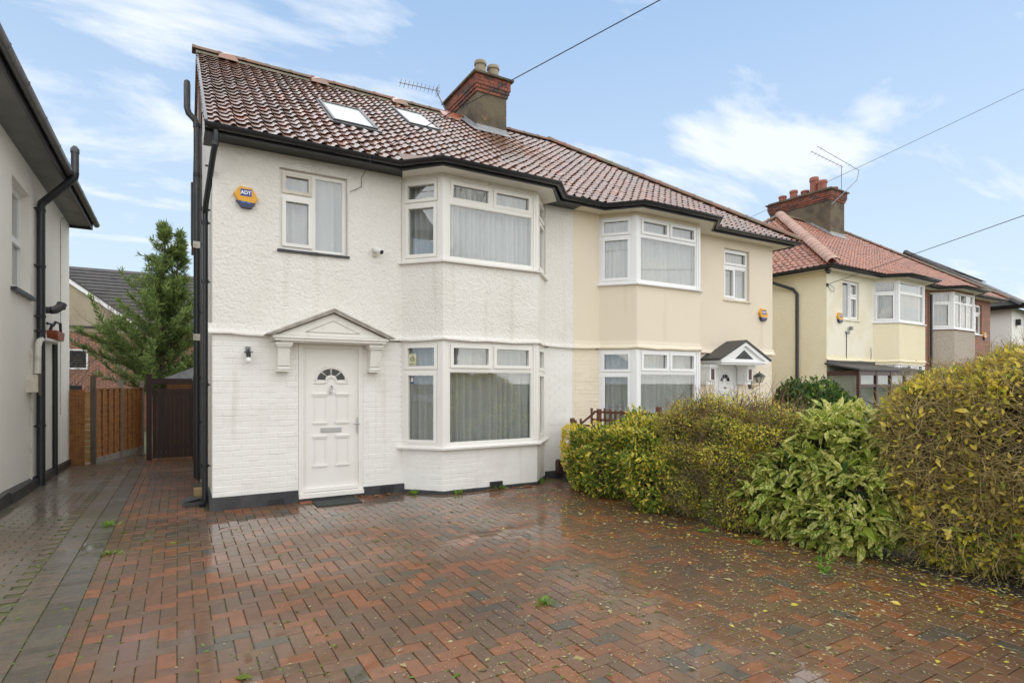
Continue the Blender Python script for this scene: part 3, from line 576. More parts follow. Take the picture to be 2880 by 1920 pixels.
def front_door(H, F, D, m, n0=-.05, fan=True, full=True):
    a, b, c, d = D; fr_ = MB(); ring(fr_, F, a + .003, b - .003, c, d - .003, .062, n0 - .07, n0 + .035); fr_.box(a - .0, b + .0, n0 - .06, .05, c - .005, c + .05, F)
    fr_.build('door_frame', m, H)
    l0, l1, z0, z1 = a + .055, b - .055, c + .07, d - .06; cu = (l0 + l1) / 2; W = (l1 - l0) / .805
    lf = MB(); lf.box(l0, l1, n0 - .05, n0, z0, z1, F); ring(lf, F, l0 + .0, l1 - .0, z0, z1, .012, n0, n0 + .012)
    ring(lf, F, l0 + .045, l1 - .045, z0 + .04, z1 - .045, .010, n0, n0 + .005)
    if full: lf.box(l0 + .0, l1 - .0, n0, n0 + .04, z0 + .0, z0 + .045, F)
    door = lf.build('door', m, H)
    zb = z0 + 1.55
    q = MB(); q.tube(arc(F, cu, zb, .215 * W, .185, n0 + .004), .016, 6); q.tube([F.P(cu - .245 * W, n0 + .004, zb - .03), F.P(cu - .10 * W, n0 + .004, zb - .03)], .012, 6); q.tube([F.P(cu + .10 * W, n0 + .004, zb - .03), F.P(cu + .245 * W, n0 + .004, zb - .03)], .012, 6)
    q.tube(arc(F, cu, zb, .235 * W, .21, n0 + .002), .010, 6); q.tube(arc(F, cu, zb - .03, .075 * W, .085, n0 + .006), .014, 6); q.build('fanlight_moulding', m, door, True)
    for i in range(4):
        a0, a1 = math.pi * (i / 4) + .05, math.pi * ((i + 1) / 4) - .05
        o = arc(F, cu, zb + .012, .195 * W, .165, n0 + .004, a0, a1, 6); i_ = arc(F, cu, zb + .012, .085 * W, .075, n0 + .004, a0, a1, 6)[::-1]
        MB().prism(o + i_, -F.N * .01).build('fanlight_pane', 'black_glass', door)
    for (p0, p1) in ((-.243, -.07), (.072, .250)):
        for (y0, y1) in ((.96, 1.36), (.355, .765)):
            pm = MB(); A, B, C_, D_ = cu + p0 * W, cu + p1 * W, z0 + y0, z0 + y1; ring(pm, F, A, B, C_, D_, .008, n0, n0 + .006); ring(pm, F, A + .018, B - .018, C_ + .018, D_ - .018, .006, n0, n0 + .004)
            pm.box(A - .012, B + .012, n0, n0 + .022, D_ - .008, D_ + .014, F); pm.box(A - .008, B + .008, n0, n0 + .012, D_ - .03, D_ - .012, F); pm.box(A - .012, B + .012, n0, n0 + .02, C_ - .014, C_ + .010, F)
            pm.build('door_panel', m, door)
    return door, cu, z0, z1, l0, l1, n0
Tm = T_white; F = FM
door, cu, z0, z1, l0, l1, n0 = front_door(white, F, (1.053, 1.952, .055, 2.2), 'upvc', -.03)
q = MB(); q.box(cu - .145, cu + .143, n0, n0 + .014, z0 + .825, z0 + .888, F); q.box(cu - .13, cu + .128, n0 + .014, n0 + .02, z0 + .835, z0 + .878, F); q.build('letter_plate', 'satin', door)
q = MB(); q.box(l1 - .03, l1 + .0, n0 + .01, n0 + .024, z0 + .80, z0 + 1.02, F); q.tube([F.P(l1 - .015, n0 + .02, z0 + .935), F.P(l1 - .015, n0 + .065, z0 + .935), F.P(l1 - .085, n0 + .07, z0 + .935)], .011, 8); q.build('door_handle', 'satin', door, True)
q = MB(); q.tube([F.P(cu, n0 + .004, z0 + 1.49), F.P(cu, n0 + .02, z0 + 1.47), F.P(cu, n0 + .03, z0 + 1.44)], [.008, .018, .026], 8); q.tube(arc(F, cu, z0 + 1.43, .03, .055, n0 + .03, math.pi, 2 * math.pi, 8), .008, 6); q.tube([F.P(cu, n0, z0 + 1.37), F.P(cu, n0 + .03, z0 + 1.37)], .012, 8); q.build('knocker', 'chrome', door, True)
MB().box(1.05, 1.955, -.15, .03, -.05, .048, F).build('door_step', 'plinth', white)
# canopy
cn = MB()
ap, e0_, e1_, zE, zA = 1.465, .60, 2.33, 2.285, 2.665
for (ua, ub) in ((e0_, ap), (e1_, ap)):
    sgn = 1 if ub > ua else -1
    cn.prism([F.P(ua, 0, zE), F.P(ub, 0, zA), F.P(ub, 0, zA - .05), F.P(ua + sgn * .10, 0, zE)], F.N * .34)
cn.prism([F.P(e0_ + .12, .0, zE - .002), F.P(e1_ - .12, .0, zE - .002), F.P(ap, .0, zA - .055)], F.N * .27)
can = cn.build('door_canopy', 'weathered_paint', white)
q = MB(); q.box(e0_ + .09, e1_ - .09, 0, .30, 2.245, 2.284, F); q.box(e0_ + .12, e1_ - .12, 0, .28, 2.21, 2.246, F); q.box(e0_ + .2, e1_ - .2, 0, .24, 2.195, 2.211, F); q.build('cornice', 'timber_white', can)
MB().prism([F.P(e0_ + .16, .0, zE + .004), F.P(e1_ - .16, 0, zE + .004), F.P(ap, 0, zA - .075)], F.N * .278).build('tympanum', 'timber_white', can)
tr_ = [F.P(1.10, .279, 2.335), F.P(1.83, .279, 2.335), F.P(ap, .279, 2.50)]; MB().tube(tr_ + tr_[:1], .007, 4).build('tympanum_moulding', 'weathered_paint', can)
for ua, ub, sgn in ((e0_, ap, 1), (e1_, ap, -1)):
    for k, (o, wd) in enumerate(((.345, .016), (.315, .03))):
        MB().prism([F.P(ua + sgn * .02 * k, o, zE + .004), F.P(ub, o, zA - .02 * k + .004), F.P(ub, o, zA - .02 * k - wd), F.P(ua + sgn * (.03 + .02 * k), o, zE - .004)], F.N * .012).build('rake_moulding', 'weathered_paint', can)
for a in (.765, 2.01):
    q = MB(); q.box(a - .03, a + .18, 0, .235, 2.155, 2.194, F); q.box(a - .015, a + .165, 0, .22, 2.13, 2.156, F); q.prism([F.P(a, 0, 2.13), F.P(a, .19, 2.13), F.P(a, .15, 1.88), F.P(a, .0, 1.86)], F.U * .15); q.box(a - .005, a + .155, 0, .16, 1.83, 1.87, F); q.box(a - .005, a + .155, 0, .145, 1.80, 1.83, F); cb = q.build('corbel', 'timber_white', can)
# plinth
q = MB(); q.box(-.035, 1.048, .0, .038, -.05, .168, F); q.box(-.035, 0.0, -.9, .0, -.05, .168, F); pl = q.build('plinth', 'plinth', white)
q = MB(); q.box(1.957, 2.57, 0, .04, -.05, .132, F); q.build('plinth', 'plinth', white); q = MB(); q.sweep([(2.52, 0)] + BAY[1:3] + [(5.15, 0), (5.2, 0)], [(.0, -.05), (.022, -.05), (.02, .042), (.0, .05)]); q.sweep([(5.14, 0), (5.735, 0)], [(0, -.05), (.03, -.05), (.028, .10), (0, .11)]); q.build('plinth', 'plinth', white)
def air_brick(H, F, u, z, wd=.2, h=.09, n=.038):
    q = MB(); q.box(u, u + wd, n - .03, n + .003, z, z + h, F); b = q.build('air_brick', 'black_print', H); q = MB()
    for i in range(9): q.box(u + wd * i / 8 - .003, u + wd * i / 8 + .003, n + .003, n + .009, z, z + h, F)
    for i in range(5): q.box(u, u + wd, n + .003, n + .008, z + h * i / 4 - .003, z + h * i / 4 + .003, F)
    q.build('grille', 'plinth', b)
air_brick(white, F, .66, -.01); air_brick(white, F, 2.20, .03, .19, .085, .04)
q = MB(); q.box(.78, 1.0, 0, .03, -.05, .12, FR[2]); q.build('plinth', 'plinth', white); air_brick(white, FR[2], .79, .01, .19, .10, .03)
q = MB(); q.box(5.36, 5.46, 0, .1, .06, .26, F); q.tube([F.P(5.41, .0, .26), F.P(5.41, .10, .26)], .05, 12); q.build('flue_cover', 'brown_vinyl', white)
# gutter clips, swan neck downpipe, soil pipe
q = MB(); X, Y = -.065, .5
q.tube([(.02, -.365, 4.79), (.02, -.365, 4.62), (.0, -.32, 4.52), (X + .005, .35, 4.05), (X, Y, 3.94), (X, Y, .05), (X - .04, Y - .12, -.0)], .036, 10); dp = q.build('downpipe', 'pipe_black', white, True)
for z in (4.58, 3.98, 3.80, 3.0, 1.6, .5):
    q = MB(); q.tube([(X if z < 4.2 else .012, Y if z < 4.2 else -.355, z), (X if z < 4.2 else .012, Y if z < 4.2 else -.355, z + .05)], .044, 10); q.box(X, .0, Y - .012, Y + .012, z + .012, z + .03); q.build('pipe_bracket', 'pipe_black', dp)
q = MB(); X, Y = -.085, 3.6; q.tube([(X, Y, -.1), (X, Y, 4.2)], .055, 12); sp = q.build('soil_pipe', 'pipe_black', white, True)
q = MB(); q.tube([(X, Y, 4.2), (X, Y, 6.36), (X - .03, Y, 6.44), (X - .13, Y - .02, 6.53), (X - .155, Y - .02, 6.62), (X - .155, Y - .02, 7.06)], .055, 12); q.tube([(X - .155, Y - .02, 7.04), (X - .155, Y - .02, 7.10), (X - .155, Y - .02, 7.13)], [.048, .05, .02], 10); q.build('vent_pipe', 'pipe_grey', white, True)
for z in (.9, 1.7, 2.9, 4.15, 5.4, 6.3):
    q = MB(); q.tube([(X, Y, z), (X, Y, z + .07)], .064, 12); q.box(X, .0, Y - .015, Y + .015, z + .02, z + .045); q.build('pipe_collar', 'pipe_black', sp)
for z in (2.42, 4.1): MB().box(X - .06, X + .06, Y - .065, Y - .05, z, z + .12).build('pipe_tape', 'pale_pipe', sp)
q = MB(); q.tube([(-.04, 4.6, 5.6), (-.14, 4.6, 5.6), (-.14, 4.6, 4.35), (-.04, 4.6, 4.3)], .025, 8); q.build('waste_pipe', 'pipe_grey', white, True)
q = MB(); q.tube([(-.03, 3.2, -.05), (-.03, 3.2, 6.0), (-.02, 3.1, 6.4)], .012, 6); q.build('cable_run', 'cable', white)
# loft: tile-hung flank behind the verge, verge strip
q = MB(); q.box(-.055, .3, RY + .15, 7.3, 5.1, 7.15); q.box(-.06, W_ - .3, RY + .1, 7.35, 7.15, 7.25); q.build('rear_dormer', 'roof_tile3', white)
MB().prism([(-.105, EY - .02, EZ - .07), (-.105, RY, RZ - .07), (-.105, RY, RZ + .02), (-.105, EY - .02, EZ + .02)], (.035, 0, 0)).build('verge', 'gutter_black', white)
# skylights
for k, (a, b, s0_, s1_) in enumerate(sk):
    def RP(u, s, n): y, z = at_roof(s); return (u, y - n * math.sin(PIT), z + n * math.cos(PIT))
    def slab(mb, a, b, c, d, n0, n1): mb.add([RP(x, s, n) for x in (a, b) for s in (c, d) for n in (n0, n1)], MB.BF)
    q = MB(); f_ = .038
    slab(q, a, b, s0_, s0_ + f_, -.05, .05); slab(q, a, b, s1_ - f_, s1_, -.05, .05); slab(q, a, a + f_, s0_ + f_, s1_ - f_, -.05, .05); slab(q, b - f_, b, s0_ + f_, s1_ - f_, -.05, .05); slk = q.build('skylight', 'pipe_grey', white)
    q = MB(); slab(q, a + f_, b - f_, s0_ + f_, s1_ - f_, .022, .034); q.build('pane', 'frosted', slk)
    q = MB(); slab(q, a - .05, b + .05, s0_ - .10, s0_, -.0, .03); slab(q, a - .05, a, s0_, s1_, -.02, .025); slab(q, b, b + .05, s0_, s1_, -.02, .025); slab(q, a - .05, b + .05, s1_, s1_ + .06, -.02, .03); q.build('flashing', 'pipe_grey', slk)
for u in (.42, 2.06, 3.72):                                   # raised hood vents on the ridge line
    y, z = RY - .30, RZ - .13; q = MB(); v = []
    for i in range(9):
        an = math.pi * i / 8; v += [(u - .17 * math.cos(an), y, z + .10 * math.sin(an) - .02), (u - .15 * math.cos(an), y + .28, z + .06 * math.sin(an) + .17)]
    q.add(v, [(2 * i, 2 * i + 2, 2 * i + 3, 2 * i + 1) for i in range(8)] + [tuple(range(0, 18, 2))]); q.build('ridge_vent', 'roof_tile3', white, True)
q = MB(); y, z = at_roof(4.45); q.prism([(4.62, y, z + .07), (5.05, y, z + .07), (5.05, y + .2, z + .25), (4.62, y + .2, z + .25)], (0, 0, .035)); q.build('ridge_vent', 'ridge_orange', white)
# mortar bed under the ridge
q = MB(); q.prism([(-.1, RY - .17, RZ - .10), (-.1, RY - .05, RZ + .02), (-.1, RY + .1, RZ - .02)], (W_ - .1, 0, 0)); q.build('ridge_mortar', 'mortar', wroof)
# chimney stack with brick corbelling
def chimney(H, a, b, y0, y1, z0, z1, pots, potm, bm='stack_brick', lead=True):
    st = MB().box(a, b, y0, y1, z0, z1).build('chimney', 'stack_render', H)
    bl, bh = .225, .0725; z = z1; cache = {}
    for r, (ov, off) in enumerate([(.03, 0), (.055, 1), (.075, 0), (.075, 1), (.075, 0)]):
        A, B, C_, D_ = a - ov, b + ov, y0 - ov, y1 + ov
        q = MB().box(A + .012, B - .012, C_ + .012, D_ - .012, z, z + bh + (.0005)).build('brick_core', 'mortar', st)
        for face, (s0, s1) in (('f', (A, B)), ('l', (C_, D_)), ('r', (C_, D_))):
            n = round((s1 - s0) / bl); ln = (s1 - s0) / n
            for k in range(n + (1 if off else 0)):
                x0 = s0 + (k - .5 * off) * ln; x1 = min(x0 + ln, s1); x0 = max(x0, s0)
                if x1 - x0 < .03: continue
                x0 += .004; x1 -= .004
                if face != 'f': x0 = max(x0, C_ + .11) if x0 < C_ + .11 else x0
                if x1 - x0 < .03: continue
                mm = bm + str(int(rng.choice(4, p=[.35, .3, .15, .2])))
                if face == 'f': g_ = MB().box(x0, x1, C_, C_ + .1, z + .004, z + bh - .004)
                elif face == 'l': g_ = MB().box(A, A + .1, x0, x1, z + .004, z + bh - .004)
                else: g_ = MB().box(B - .1, B, x0, x1, z + .004, z + bh - .004)
                g_.build('brick', mm, st)
        z += bh
    A, B, C_, D_ = a - .13, b + .13, y0 - .13, y1 + .13
    q = MB().box(A, B, C_, D_, z, z + .045); q.prism([(A + .08, C_ + .08, z + .045), (B - .08, C_ + .08, z + .045), (B - .08, D_ - .08, z + .045), (A + .08, D_ - .08, z + .045)], (0, 0, .05)); q.build('cap', 'stack_render', st)
    for (px_, py_, h, r_) in pots:
        q = MB(); q.tube([(px_, py_, z + .05), (px_, py_, z + .05 + h * .8), (px_, py_, z + .05 + h * .8), (px_, py_, z + .05 + h * .95), (px_, py_, z + .05 + h)], [r_ * 1.03, r_ * .96, r_ * 1.12, r_ * 1.12, r_ * 1.02], 18); q.tube([(px_, py_, z + .05 + h), (px_, py_, z + .05 + h + .004)], r_ * .8, 14, mi=1); q.build('chimney_pot', [potm, 'black_print'], st, 35)
    if lead:
        y, zr = y0, EZ + (y0 - EY) * math.tan(PIT); q = MB(); n = 8
        q.prism([(a - .02, y - .012, zr - .05), (b + .02, y - .012, zr - .05), (b + .02, y - .012, zr + .15), (a - .02, y - .012, zr + .15)], (0, .008, 0)); t = math.tan(PIT); q.prism([(a - .15, y - .15, zr - .15 * t + .055), (b + .05, y - .15, zr - .15 * t + .055), (b + .05, y, zr + .07), (a - .15, y, zr + .07)], (0, 0, .012))
        for i in range(5):
            ya = y + i * .15; za = EZ + (ya - EY) * t; q.prism([(a - .012, ya, za - .03), (a - .012, ya + .15, za + .15 * t - .03), (a - .012, ya + .15, za + .15 * t + .13), (a - .012, ya, za + .13)], (.008, 0, 0))
        q.prism([(a - .16, y - .1, zr - .1 * t + .06), (a, y - .1, zr - .1 * t + .06), (a, RY, RZ + .06), (a - .16, RY, RZ + .06)], (0, 0, .01)); q.build('flashing', 'lead', st)
    return st
chimney(white, 5.315, 6.055, 2.95, 4.5, 6.9, 8.085, [(5.53, 3.22, .42, .125), (5.86, 3.22, .40, .13)], 'pot_pale')
Tm = T_yellow; chimney(yellow, W_ - .5, W_ + .45, 2.7, 5.1, 6.8, 8.35, [(W_ - .12, 4.8, .34, .14), (W_ - .1, 4.35, .44, .14), (W_, 3.95, .34, .14), (W_ + .02, 3.6, .75, .15), (W_ - .05, 3.25, .52, .16), (W_ + .2, 2.95, .22, .13)], 'pot_red')
Tm = I4
# ------------------------------------------------------------------ wall-mounted things of the pair
def alarm_box(F, u, z, T, label, s=1.0):
    global Tm; Tm = T; t = thing('alarm_box', F.P(u, .02, z), label, 'alarm box', 'alarm boxes on the house fronts'); n0, n1 = .0, .075
    hx = [(-.075, .13), (.08, .115), (.155, -.02), (.062, -.155), (-.052, -.15), (-.15, .02)]; lo = -.085
    def ins(s0, n): return [F.P(u + x * s * s0, n, z + y * s * s0) for x, y in hx]
    A, B = ins(1.0, n0), ins(.93, n1); q = MB()
    q.add(A + B, [(6, 7, 8, 9, 10, 11)] + [(i, (i + 1) % 6, 6 + (i + 1) % 6, 6 + i) for i in range(6)], 0); q.m = [0] * 7; body = q.build('casing', 'alarm_yellow', t)
    q = MB(); pts = [(-.118, -.07), (.118, -.085), (.065, -.158), (-.054, -.153)]; q.prism([F.P(u + x * s, .0, z + y * s) for x, y in pts], F.N * (n1 + .004)); q.build('base_lens', 'alarm_blue', t)
    q = MB()
    for x in (-.055, .012): q.box(u + x * s, u + (x + .042) * s, n1 + .004, n1 + .007, z - .098 * s, z - .082 * s, F)
    q.build('strobe_light', 'lens_blue', t)
    lb = MB().box(u - .065 * s, u + .068 * s, n1, n1 + .003, z - .005 * s, z + .085 * s, F).build('label_plate', 'label_blue', t)
    text('ADT', .062 * s, onwall(F, u, n1 + .0045, z + .038 * s), 'white_print', lb, off=.0022 * s)
    Tm = I4; return t
alarm_box(FM, .387, 4.10, T_white, 'yellow and blue hexagonal alarm box on the white roughcast wall')
Tc2 = Matrix.Translation((6.12, 0, 0))        # unmirrored frame for lettering on the cream house
alarm_box(FM, 5.28, 3.20, Tc2, 'yellow alarm box on the cream wall above the lantern')
alarm_box(FM, .62, 3.50, T_yellow, 'yellow alarm box beside the narrow window of the yellow house')
alarm_box(FM, 10.85, 3.45, B3, 'yellow alarm box at the end of the red brick wall')
Tm = T_white; t = thing('wall_lamp', FM.P(.415, .01, 2.0), 'grey outdoor wall lamp with bare round bulb beside the white door', 'lamp'); u = .415; F = FM
MB().box(u - .03, u + .03, 0.006, .025, 2.04, 2.13, F).build('back_plate', 'galv', t)
q = MB(); q.tube([F.P(u, .02, 2.09), F.P(u, .09, 2.085), F.P(u, .10, 2.06)], .012, 8); q.tube([F.P(u, .10, 2.045), F.P(u, .10, 2.055)], .055, 14); q.tube([F.P(u, .10, 2.05), F.P(u, .10, 1.985)], .028, 12); q.build('lamp_holder', 'pipe_black', t, True)
q = MB(); q.tube([F.P(u, .10, 1.99), F.P(u, .10, 1.975), F.P(u, .10, 1.955), F.P(u, .10, 1.93), F.P(u, .10, 1.912), F.P(u, .10, 1.905)], [.016, .026, .035, .036, .024, .006], 14); q.build('bulb', 'bulb', t, True)
t = thing('security_camera', F.P(2.13, .02, 3.56), 'small white security camera on the roughcast wall between the upper windows', 'camera'); u = 2.13
MB().box(u - .05, u + .02, .02, .05, 3.51, 3.63, F).build('mount', 'old_upvc', t); q = MB(); q.tube([F.P(u - .015, .045, 3.58), F.P(u - .015, .09, 3.575)], .018, 8); q.tube([F.P(u - .02, .06, 3.60), F.P(u + .04, .19, 3.545)], .036, 12); q.build('camera_body', 'white_pvc', t, True)
q = MB(); q.tube([F.P(u + .04, .19, 3.545), F.P(u + .043, .196, 3.542)], .03, 12); q.build('lens', 'black_glass', t)
# stickers in the ground floor bay
F = FR[1]; wz = 2.06
st = MB().box(.11, .23, -.020, -.018, 1.915, 2.085, F).build('sticker', 'sticker', white); tr_ = [F.P(.13, -.0165, 2.005), F.P(.21, -.0165, 2.005), F.P(.17, -.0165, 2.07)]; MB().tube(tr_ + tr_[:1], .0035, 4).build('warning_triangle', 'black_print', st)
MB().prism([F.P(.155, -.017, 2.02), F.P(.19, -.017, 2.015), F.P(.18, -.017, 2.04)], F.N * .001).build('warning_symbol', 'black_print', st)
text('CCTV', .034, onwall(F, .17, -.0165, 1.982), 'black_print', st); text('IN', .018, onwall(F, .17, -.0165, 1.956), 'black_print', st); text('OPERATION', .02, onwall(F, .17, -.0165, 1.934), 'black_print', st)
s2 = MB().box(.135, .19, -.020, -.018, 1.64, 1.74, F).build('sticker', 'label_blue', white); MB().box(.142, .183, -.018, -.017, 1.665, 1.73, F).build('sticker_panel', 'sticker', s2)
Tm = I4
dm = MB().box(1.60, 2.20, -.47, -.10, .0, .014); o = dm.build('doormat', 'mat_rubber'); tag(o, 'dark green rubber doormat in front of the white front door', 'doormat')
o = MB().box(1.44, 1.60, -.13, -.035, -.01, .012).build('terracotta_tile', 'terracotta'); tag(o, 'loose terracotta tile at the foot of the white door', 'tile')
t = thing('drain_shoe', (.16, .6, 0), 'grey plastic drain shoe with a wood block by the house corner', 'drain')
MB().prism([(.05, .45, 0), (.05, .75, 0), (.28, .78, .0), (.28, .48, .0)], (0.01, 0, .045)).build('shoe', 'pipe_grey', t); MB().prism([(.06, .5, .04), (.06, .72, .04), (.27, .74, .09), (.27, .5, .09)], (0, 0, .02)).build('shoe_lid', 'pipe_grey', t); MB().box(.19, .29, .62, .80, .10, .19).build('wood_block', 'wood_block', t)

# cream house door, canopy, lantern
Tm = Tc2; F = FM; cx0 = 3.72                      # door opening left edge in this frame
DO = (11.775 - 1.93 * .986 - 6.12, 11.775 - 1.17 * .986 - 6.12, .05, 2.03)
door, cu, z0, z1, l0, l1, n0 = front_door(cream, F, DO, 'upvc_white', -.06, full=False)
q = MB(); q.tube([F.P(cu, n0, z0 + 1.43), F.P(cu, n0 + .03, z0 + 1.42)], .02, 8); q.build('knocker', 'brass', door)
ap = 4.10; e0_, e1_, zE, zA = 3.27, 4.93, 2.14, 2.54; q = MB()
for (ua, ub) in ((e0_, ap), (e1_, ap)):
    sgn = 1 if ub > ua else -1; q.prism([F.P(ua, 0, zE + .01), F.P(ub, 0, zA + .01), F.P(ub, 0, zA - .035), F.P(ua + sgn * .02, 0, zE - .03)], F.N * .52)
can = q.build('door_canopy', 'dark_tile', cream)
q = MB()
for (ua, ub) in ((e0_ + .03, ap), (e1_ - .03, ap)):
    sgn = 1 if ub > ua else -1; q.prism([F.P(ua, 0, zE - .03), F.P(ub, 0, zA - .037), F.P(ub, 0, zA - .11), F.P(ua + sgn * .16, 0, zE - .03)], F.N * .50)
q.box(e0_ + .08, e1_ - .08, 0, .50, zE - .07, zE - .031, F); q.box(e0_ + .14, e1_ - .14, 0, .46, zE - .11, zE - .069, F)
q.prism([F.P(e0_ + .16, 0, zE - .03), F.P(e1_ - .16, 0, zE - .03), F.P(ap, 0, zA - .10)], F.N * .45); q.build('canopy_trim', 'upvc_white', can)
q = MB(); q.prism([F.P(3.82, 0, zE + .01), F.P(4.40, 0, zE + .01), F.P(4.105, 0, zA - .20)], F.N * .456); q.build('tympanum', 'plinth', can)
for u in (3.37, 4.55):
    q = MB(); q.box(u - .12, u + .12, 0, .30, 1.97, 2.03, F); q.box(u - .09, u + .09, 0, .26, 1.70, 1.97, F); q.box(u - .11, u + .11, 0, .2, 1.62, 1.70, F); q.build('corbel', 'upvc_white', can); MB().box(u - .045, u + .05, .255, .266, 1.72, 1.94, F).build('corbel_inset', 'brown_vinyl', can)
t = thing('wall_lantern', F.P(4.93, .02, 1.75), 'green and brass carriage lantern on the cream wall beside the canopy', 'lantern'); u = 5.03
MB().box(u - .20, u - .12, .005, .03, 1.52, 1.70, F).build('back_plate', 'lamp_green', t); q = MB(); q.tube([F.P(u - .16, .02, 1.60), F.P(u - .12, .10, 1.57), F.P(u, .14, 1.60), F.P(u, .14, 1.66)], .012, 8); q.build('arm', 'brass', t, True)
q = MB(); q.tube([F.P(u, .14, z) for z in (1.66, 1.68, 1.79)], [.045, .06, .10], 6); q.build('lantern_glass', 'lamp_glass', t)
q = MB(); q.tube([F.P(u, .14, z) for z in (1.785, 1.80, 1.84, 1.875, 1.88, 1.91)], [.13, .125, .085, .03, .012, .01], 12); q.build('lantern_cap', 'lamp_green', t, True); q = MB()
for k in range(6): an = k * math.pi / 3; q.tube([F.P(u + .05 * math.cos(an), .14 + .05 * math.sin(an), 1.66), F.P(u + .105 * math.cos(an), .14 + .105 * math.sin(an), 1.79)], .006, 5)
q.build('lantern_frame', 'lamp_green', t)
Tm = I4

# yellow house: porch, drainpipe, security lights
Tm = T_yellow
po = MB(); po.prism([(-.02, -.02, 2.28), (2.55, -.02, 2.28), (2.55, -.02, 2.20), (-.02, -.02, 2.20)], (0, -.05, 0)); po.prism([(-.10, 0, 2.17), (3.6, 0, 2.17), (3.6, -.95, 1.98), (-.10, -.95, 1.98)], (0, 0, .045)); po.build('porch_roof', 'dark_tile', yellow)
q = MB()
for a, b in ((0, 3.45),): q.box(a, b, -.86, -.80, 1.86, 1.98); q.box(a, b, -.86, -.80, 1.55, 1.62); q.box(a, b, -.86, -.80, -.2, .25)
for u in (0, .9, 1.7, 2.55, 3.38): q.box(u, u + .08, -.87, -.79, -.2, 1.98)
q.box(0, .07, -.8, 0, -.2, .3); q.box(0, .07, -.8, 0, 1.86, 1.98); pf = q.build('porch_frame', 'brown_vinyl', yellow)
for u0_, u1_ in ((.08, .9), (.98, 1.7), (1.78, 2.55), (2.63, 3.38)):
    MB().box(u0_, u1_, -.835, -.828, .25, 1.55).build('pane', 'glass_dark', pf); MB().box(u0_, u1_, -.835, -.828, 1.62, 1.86).build('pane', 'glass_dark', pf)
MB().box(.1, 3.4, -.70, -.69, .0, 1.85).build('porch_blind', 'soffit_cream', pf); MB().box(.02, .03, -.79, -.02, .3, 1.86).build('pane', 'glass_dark', pf); MB().box(.10, .11, -.68, -.02, .0, 1.85).build('porch_blind', 'soffit_cream', pf)
q = MB(); q.tube([(-.36, 1.6, 4.78), (-.34, 1.55, 4.66), (-.10, .9, 4.35), (-.07, .8, 4.2), (-.07, .8, -.1)], .045, 10); q.build('downpipe', 'pipe_black', yellow, True)
q = MB(); q.tube([(-.2, -.12, 4.745), (-.2, -.12, 4.70)], .05, 10); q.tube([(-.2, -.12, 4.70), (-.17, -.20, 4.66)], .06, 10); q.build('soffit_camera', 'pipe_black', yellow)
q = MB(); q.box(.95, 1.12, -.07, -.02, 3.06, 3.12); q.box(1.1, 1.2, -.12, -.05, 3.16, 3.26); q.build('security_light', 'galv', yellow); q = MB(); q.tube([(1.0, -.03, 3.06), (1.0, -.03, 2.3)], .01, 5); q.tube([(2.38, -.03, 2.7), (2.40, -.03, 2.5), (2.36, -.03, 2.3)], .007, 5); q.build('cable_run', 'cable', yellow)
q = MB(); q.box(-.04, .02, -.06, -.02, 4.31, 4.39); q.tube([(0, -.04, 4.33), (.15, -.05, 4.20), (.30, -.05, 4.18), (.32, -.05, 4.30), (.12, -.05, 4.36), (0, -.04, 4.35)], .006, 5); q.build('cable_bracket', 'cable', yellow)
Tm = T_brick; q = MB(); q.tube([(5.25, -.10, 4.6), (5.25, -.10, -.1)], .04, 8); q.build('downpipe', 'pipe_black', brick, True); Tm = I4

# house beyond, dark roof
Tm = Matrix.Translation((30, 1.7, 0)) @ Matrix.Rotation(R(7.4), 4, 'Z')
far = thing('far_white_house', (0, 0, 0), 'plain white rendered house with dark roof past the red brick house', 'house')
q = MB().box(0, 14, 0, 8.4, -.4, 4.85); q.build('wall', 'left_render', far)
q = MB(); q.poly([(-.4, -.4, 4.8), (14.4, -.4, 4.8), (14.4, 4.2, 8.0), (1.2, 4.2, 8.0)]); q.poly([(1.2, 4.2, 8.0), (14.4, 4.2, 8.0), (14.4, 8.8, 4.8), (-.4, 8.8, 4.8)]); q.poly([(-.4, -.4, 4.8), (1.2, 4.2, 8.0), (-.4, 8.8, 4.8)]); fr2 = q.build('roof', 'dark_tile', far)
ridge_run(fr2, (1.2, 4.2, 8.0), (14.4, 4.2, 8.0), 'dark_tile', r=.14); ridge_run(fr2, (-.4, -.4, 4.85), (1.2, 4.2, 8.05), 'dark_tile', r=.14)
MB().sweep([(-.4, 8.8), (-.4, -.4), (14.4, -.4)], [(0, 4.7), (.02, 4.7), (.12, 4.86), (0, 4.86)]).build('gutter', 'gutter_black', far)
MB().box(.6, .9, -.18, -.02, 4.1, 4.35).build('security_light', 'pipe_black', far); q = MB(); q.tube([(2.2, -.08, 5.6), (2.2, -.08, -.1)], .07, 10); q.build('soil_pipe', 'pipe_black', far, True)
for u in (3.2, 7, 10.5): window(far, Fr((0, 0), (14, 0)), u, u + 1.6, 2.9, 4.1, [(u + .05, u + .75, 2.95, 4.05, 's'), (u + .85, u + 1.55, 2.95, 4.05, 'f')], 'upvc_white', .03, ctn=False, gm='black_glass')
Tm = I4
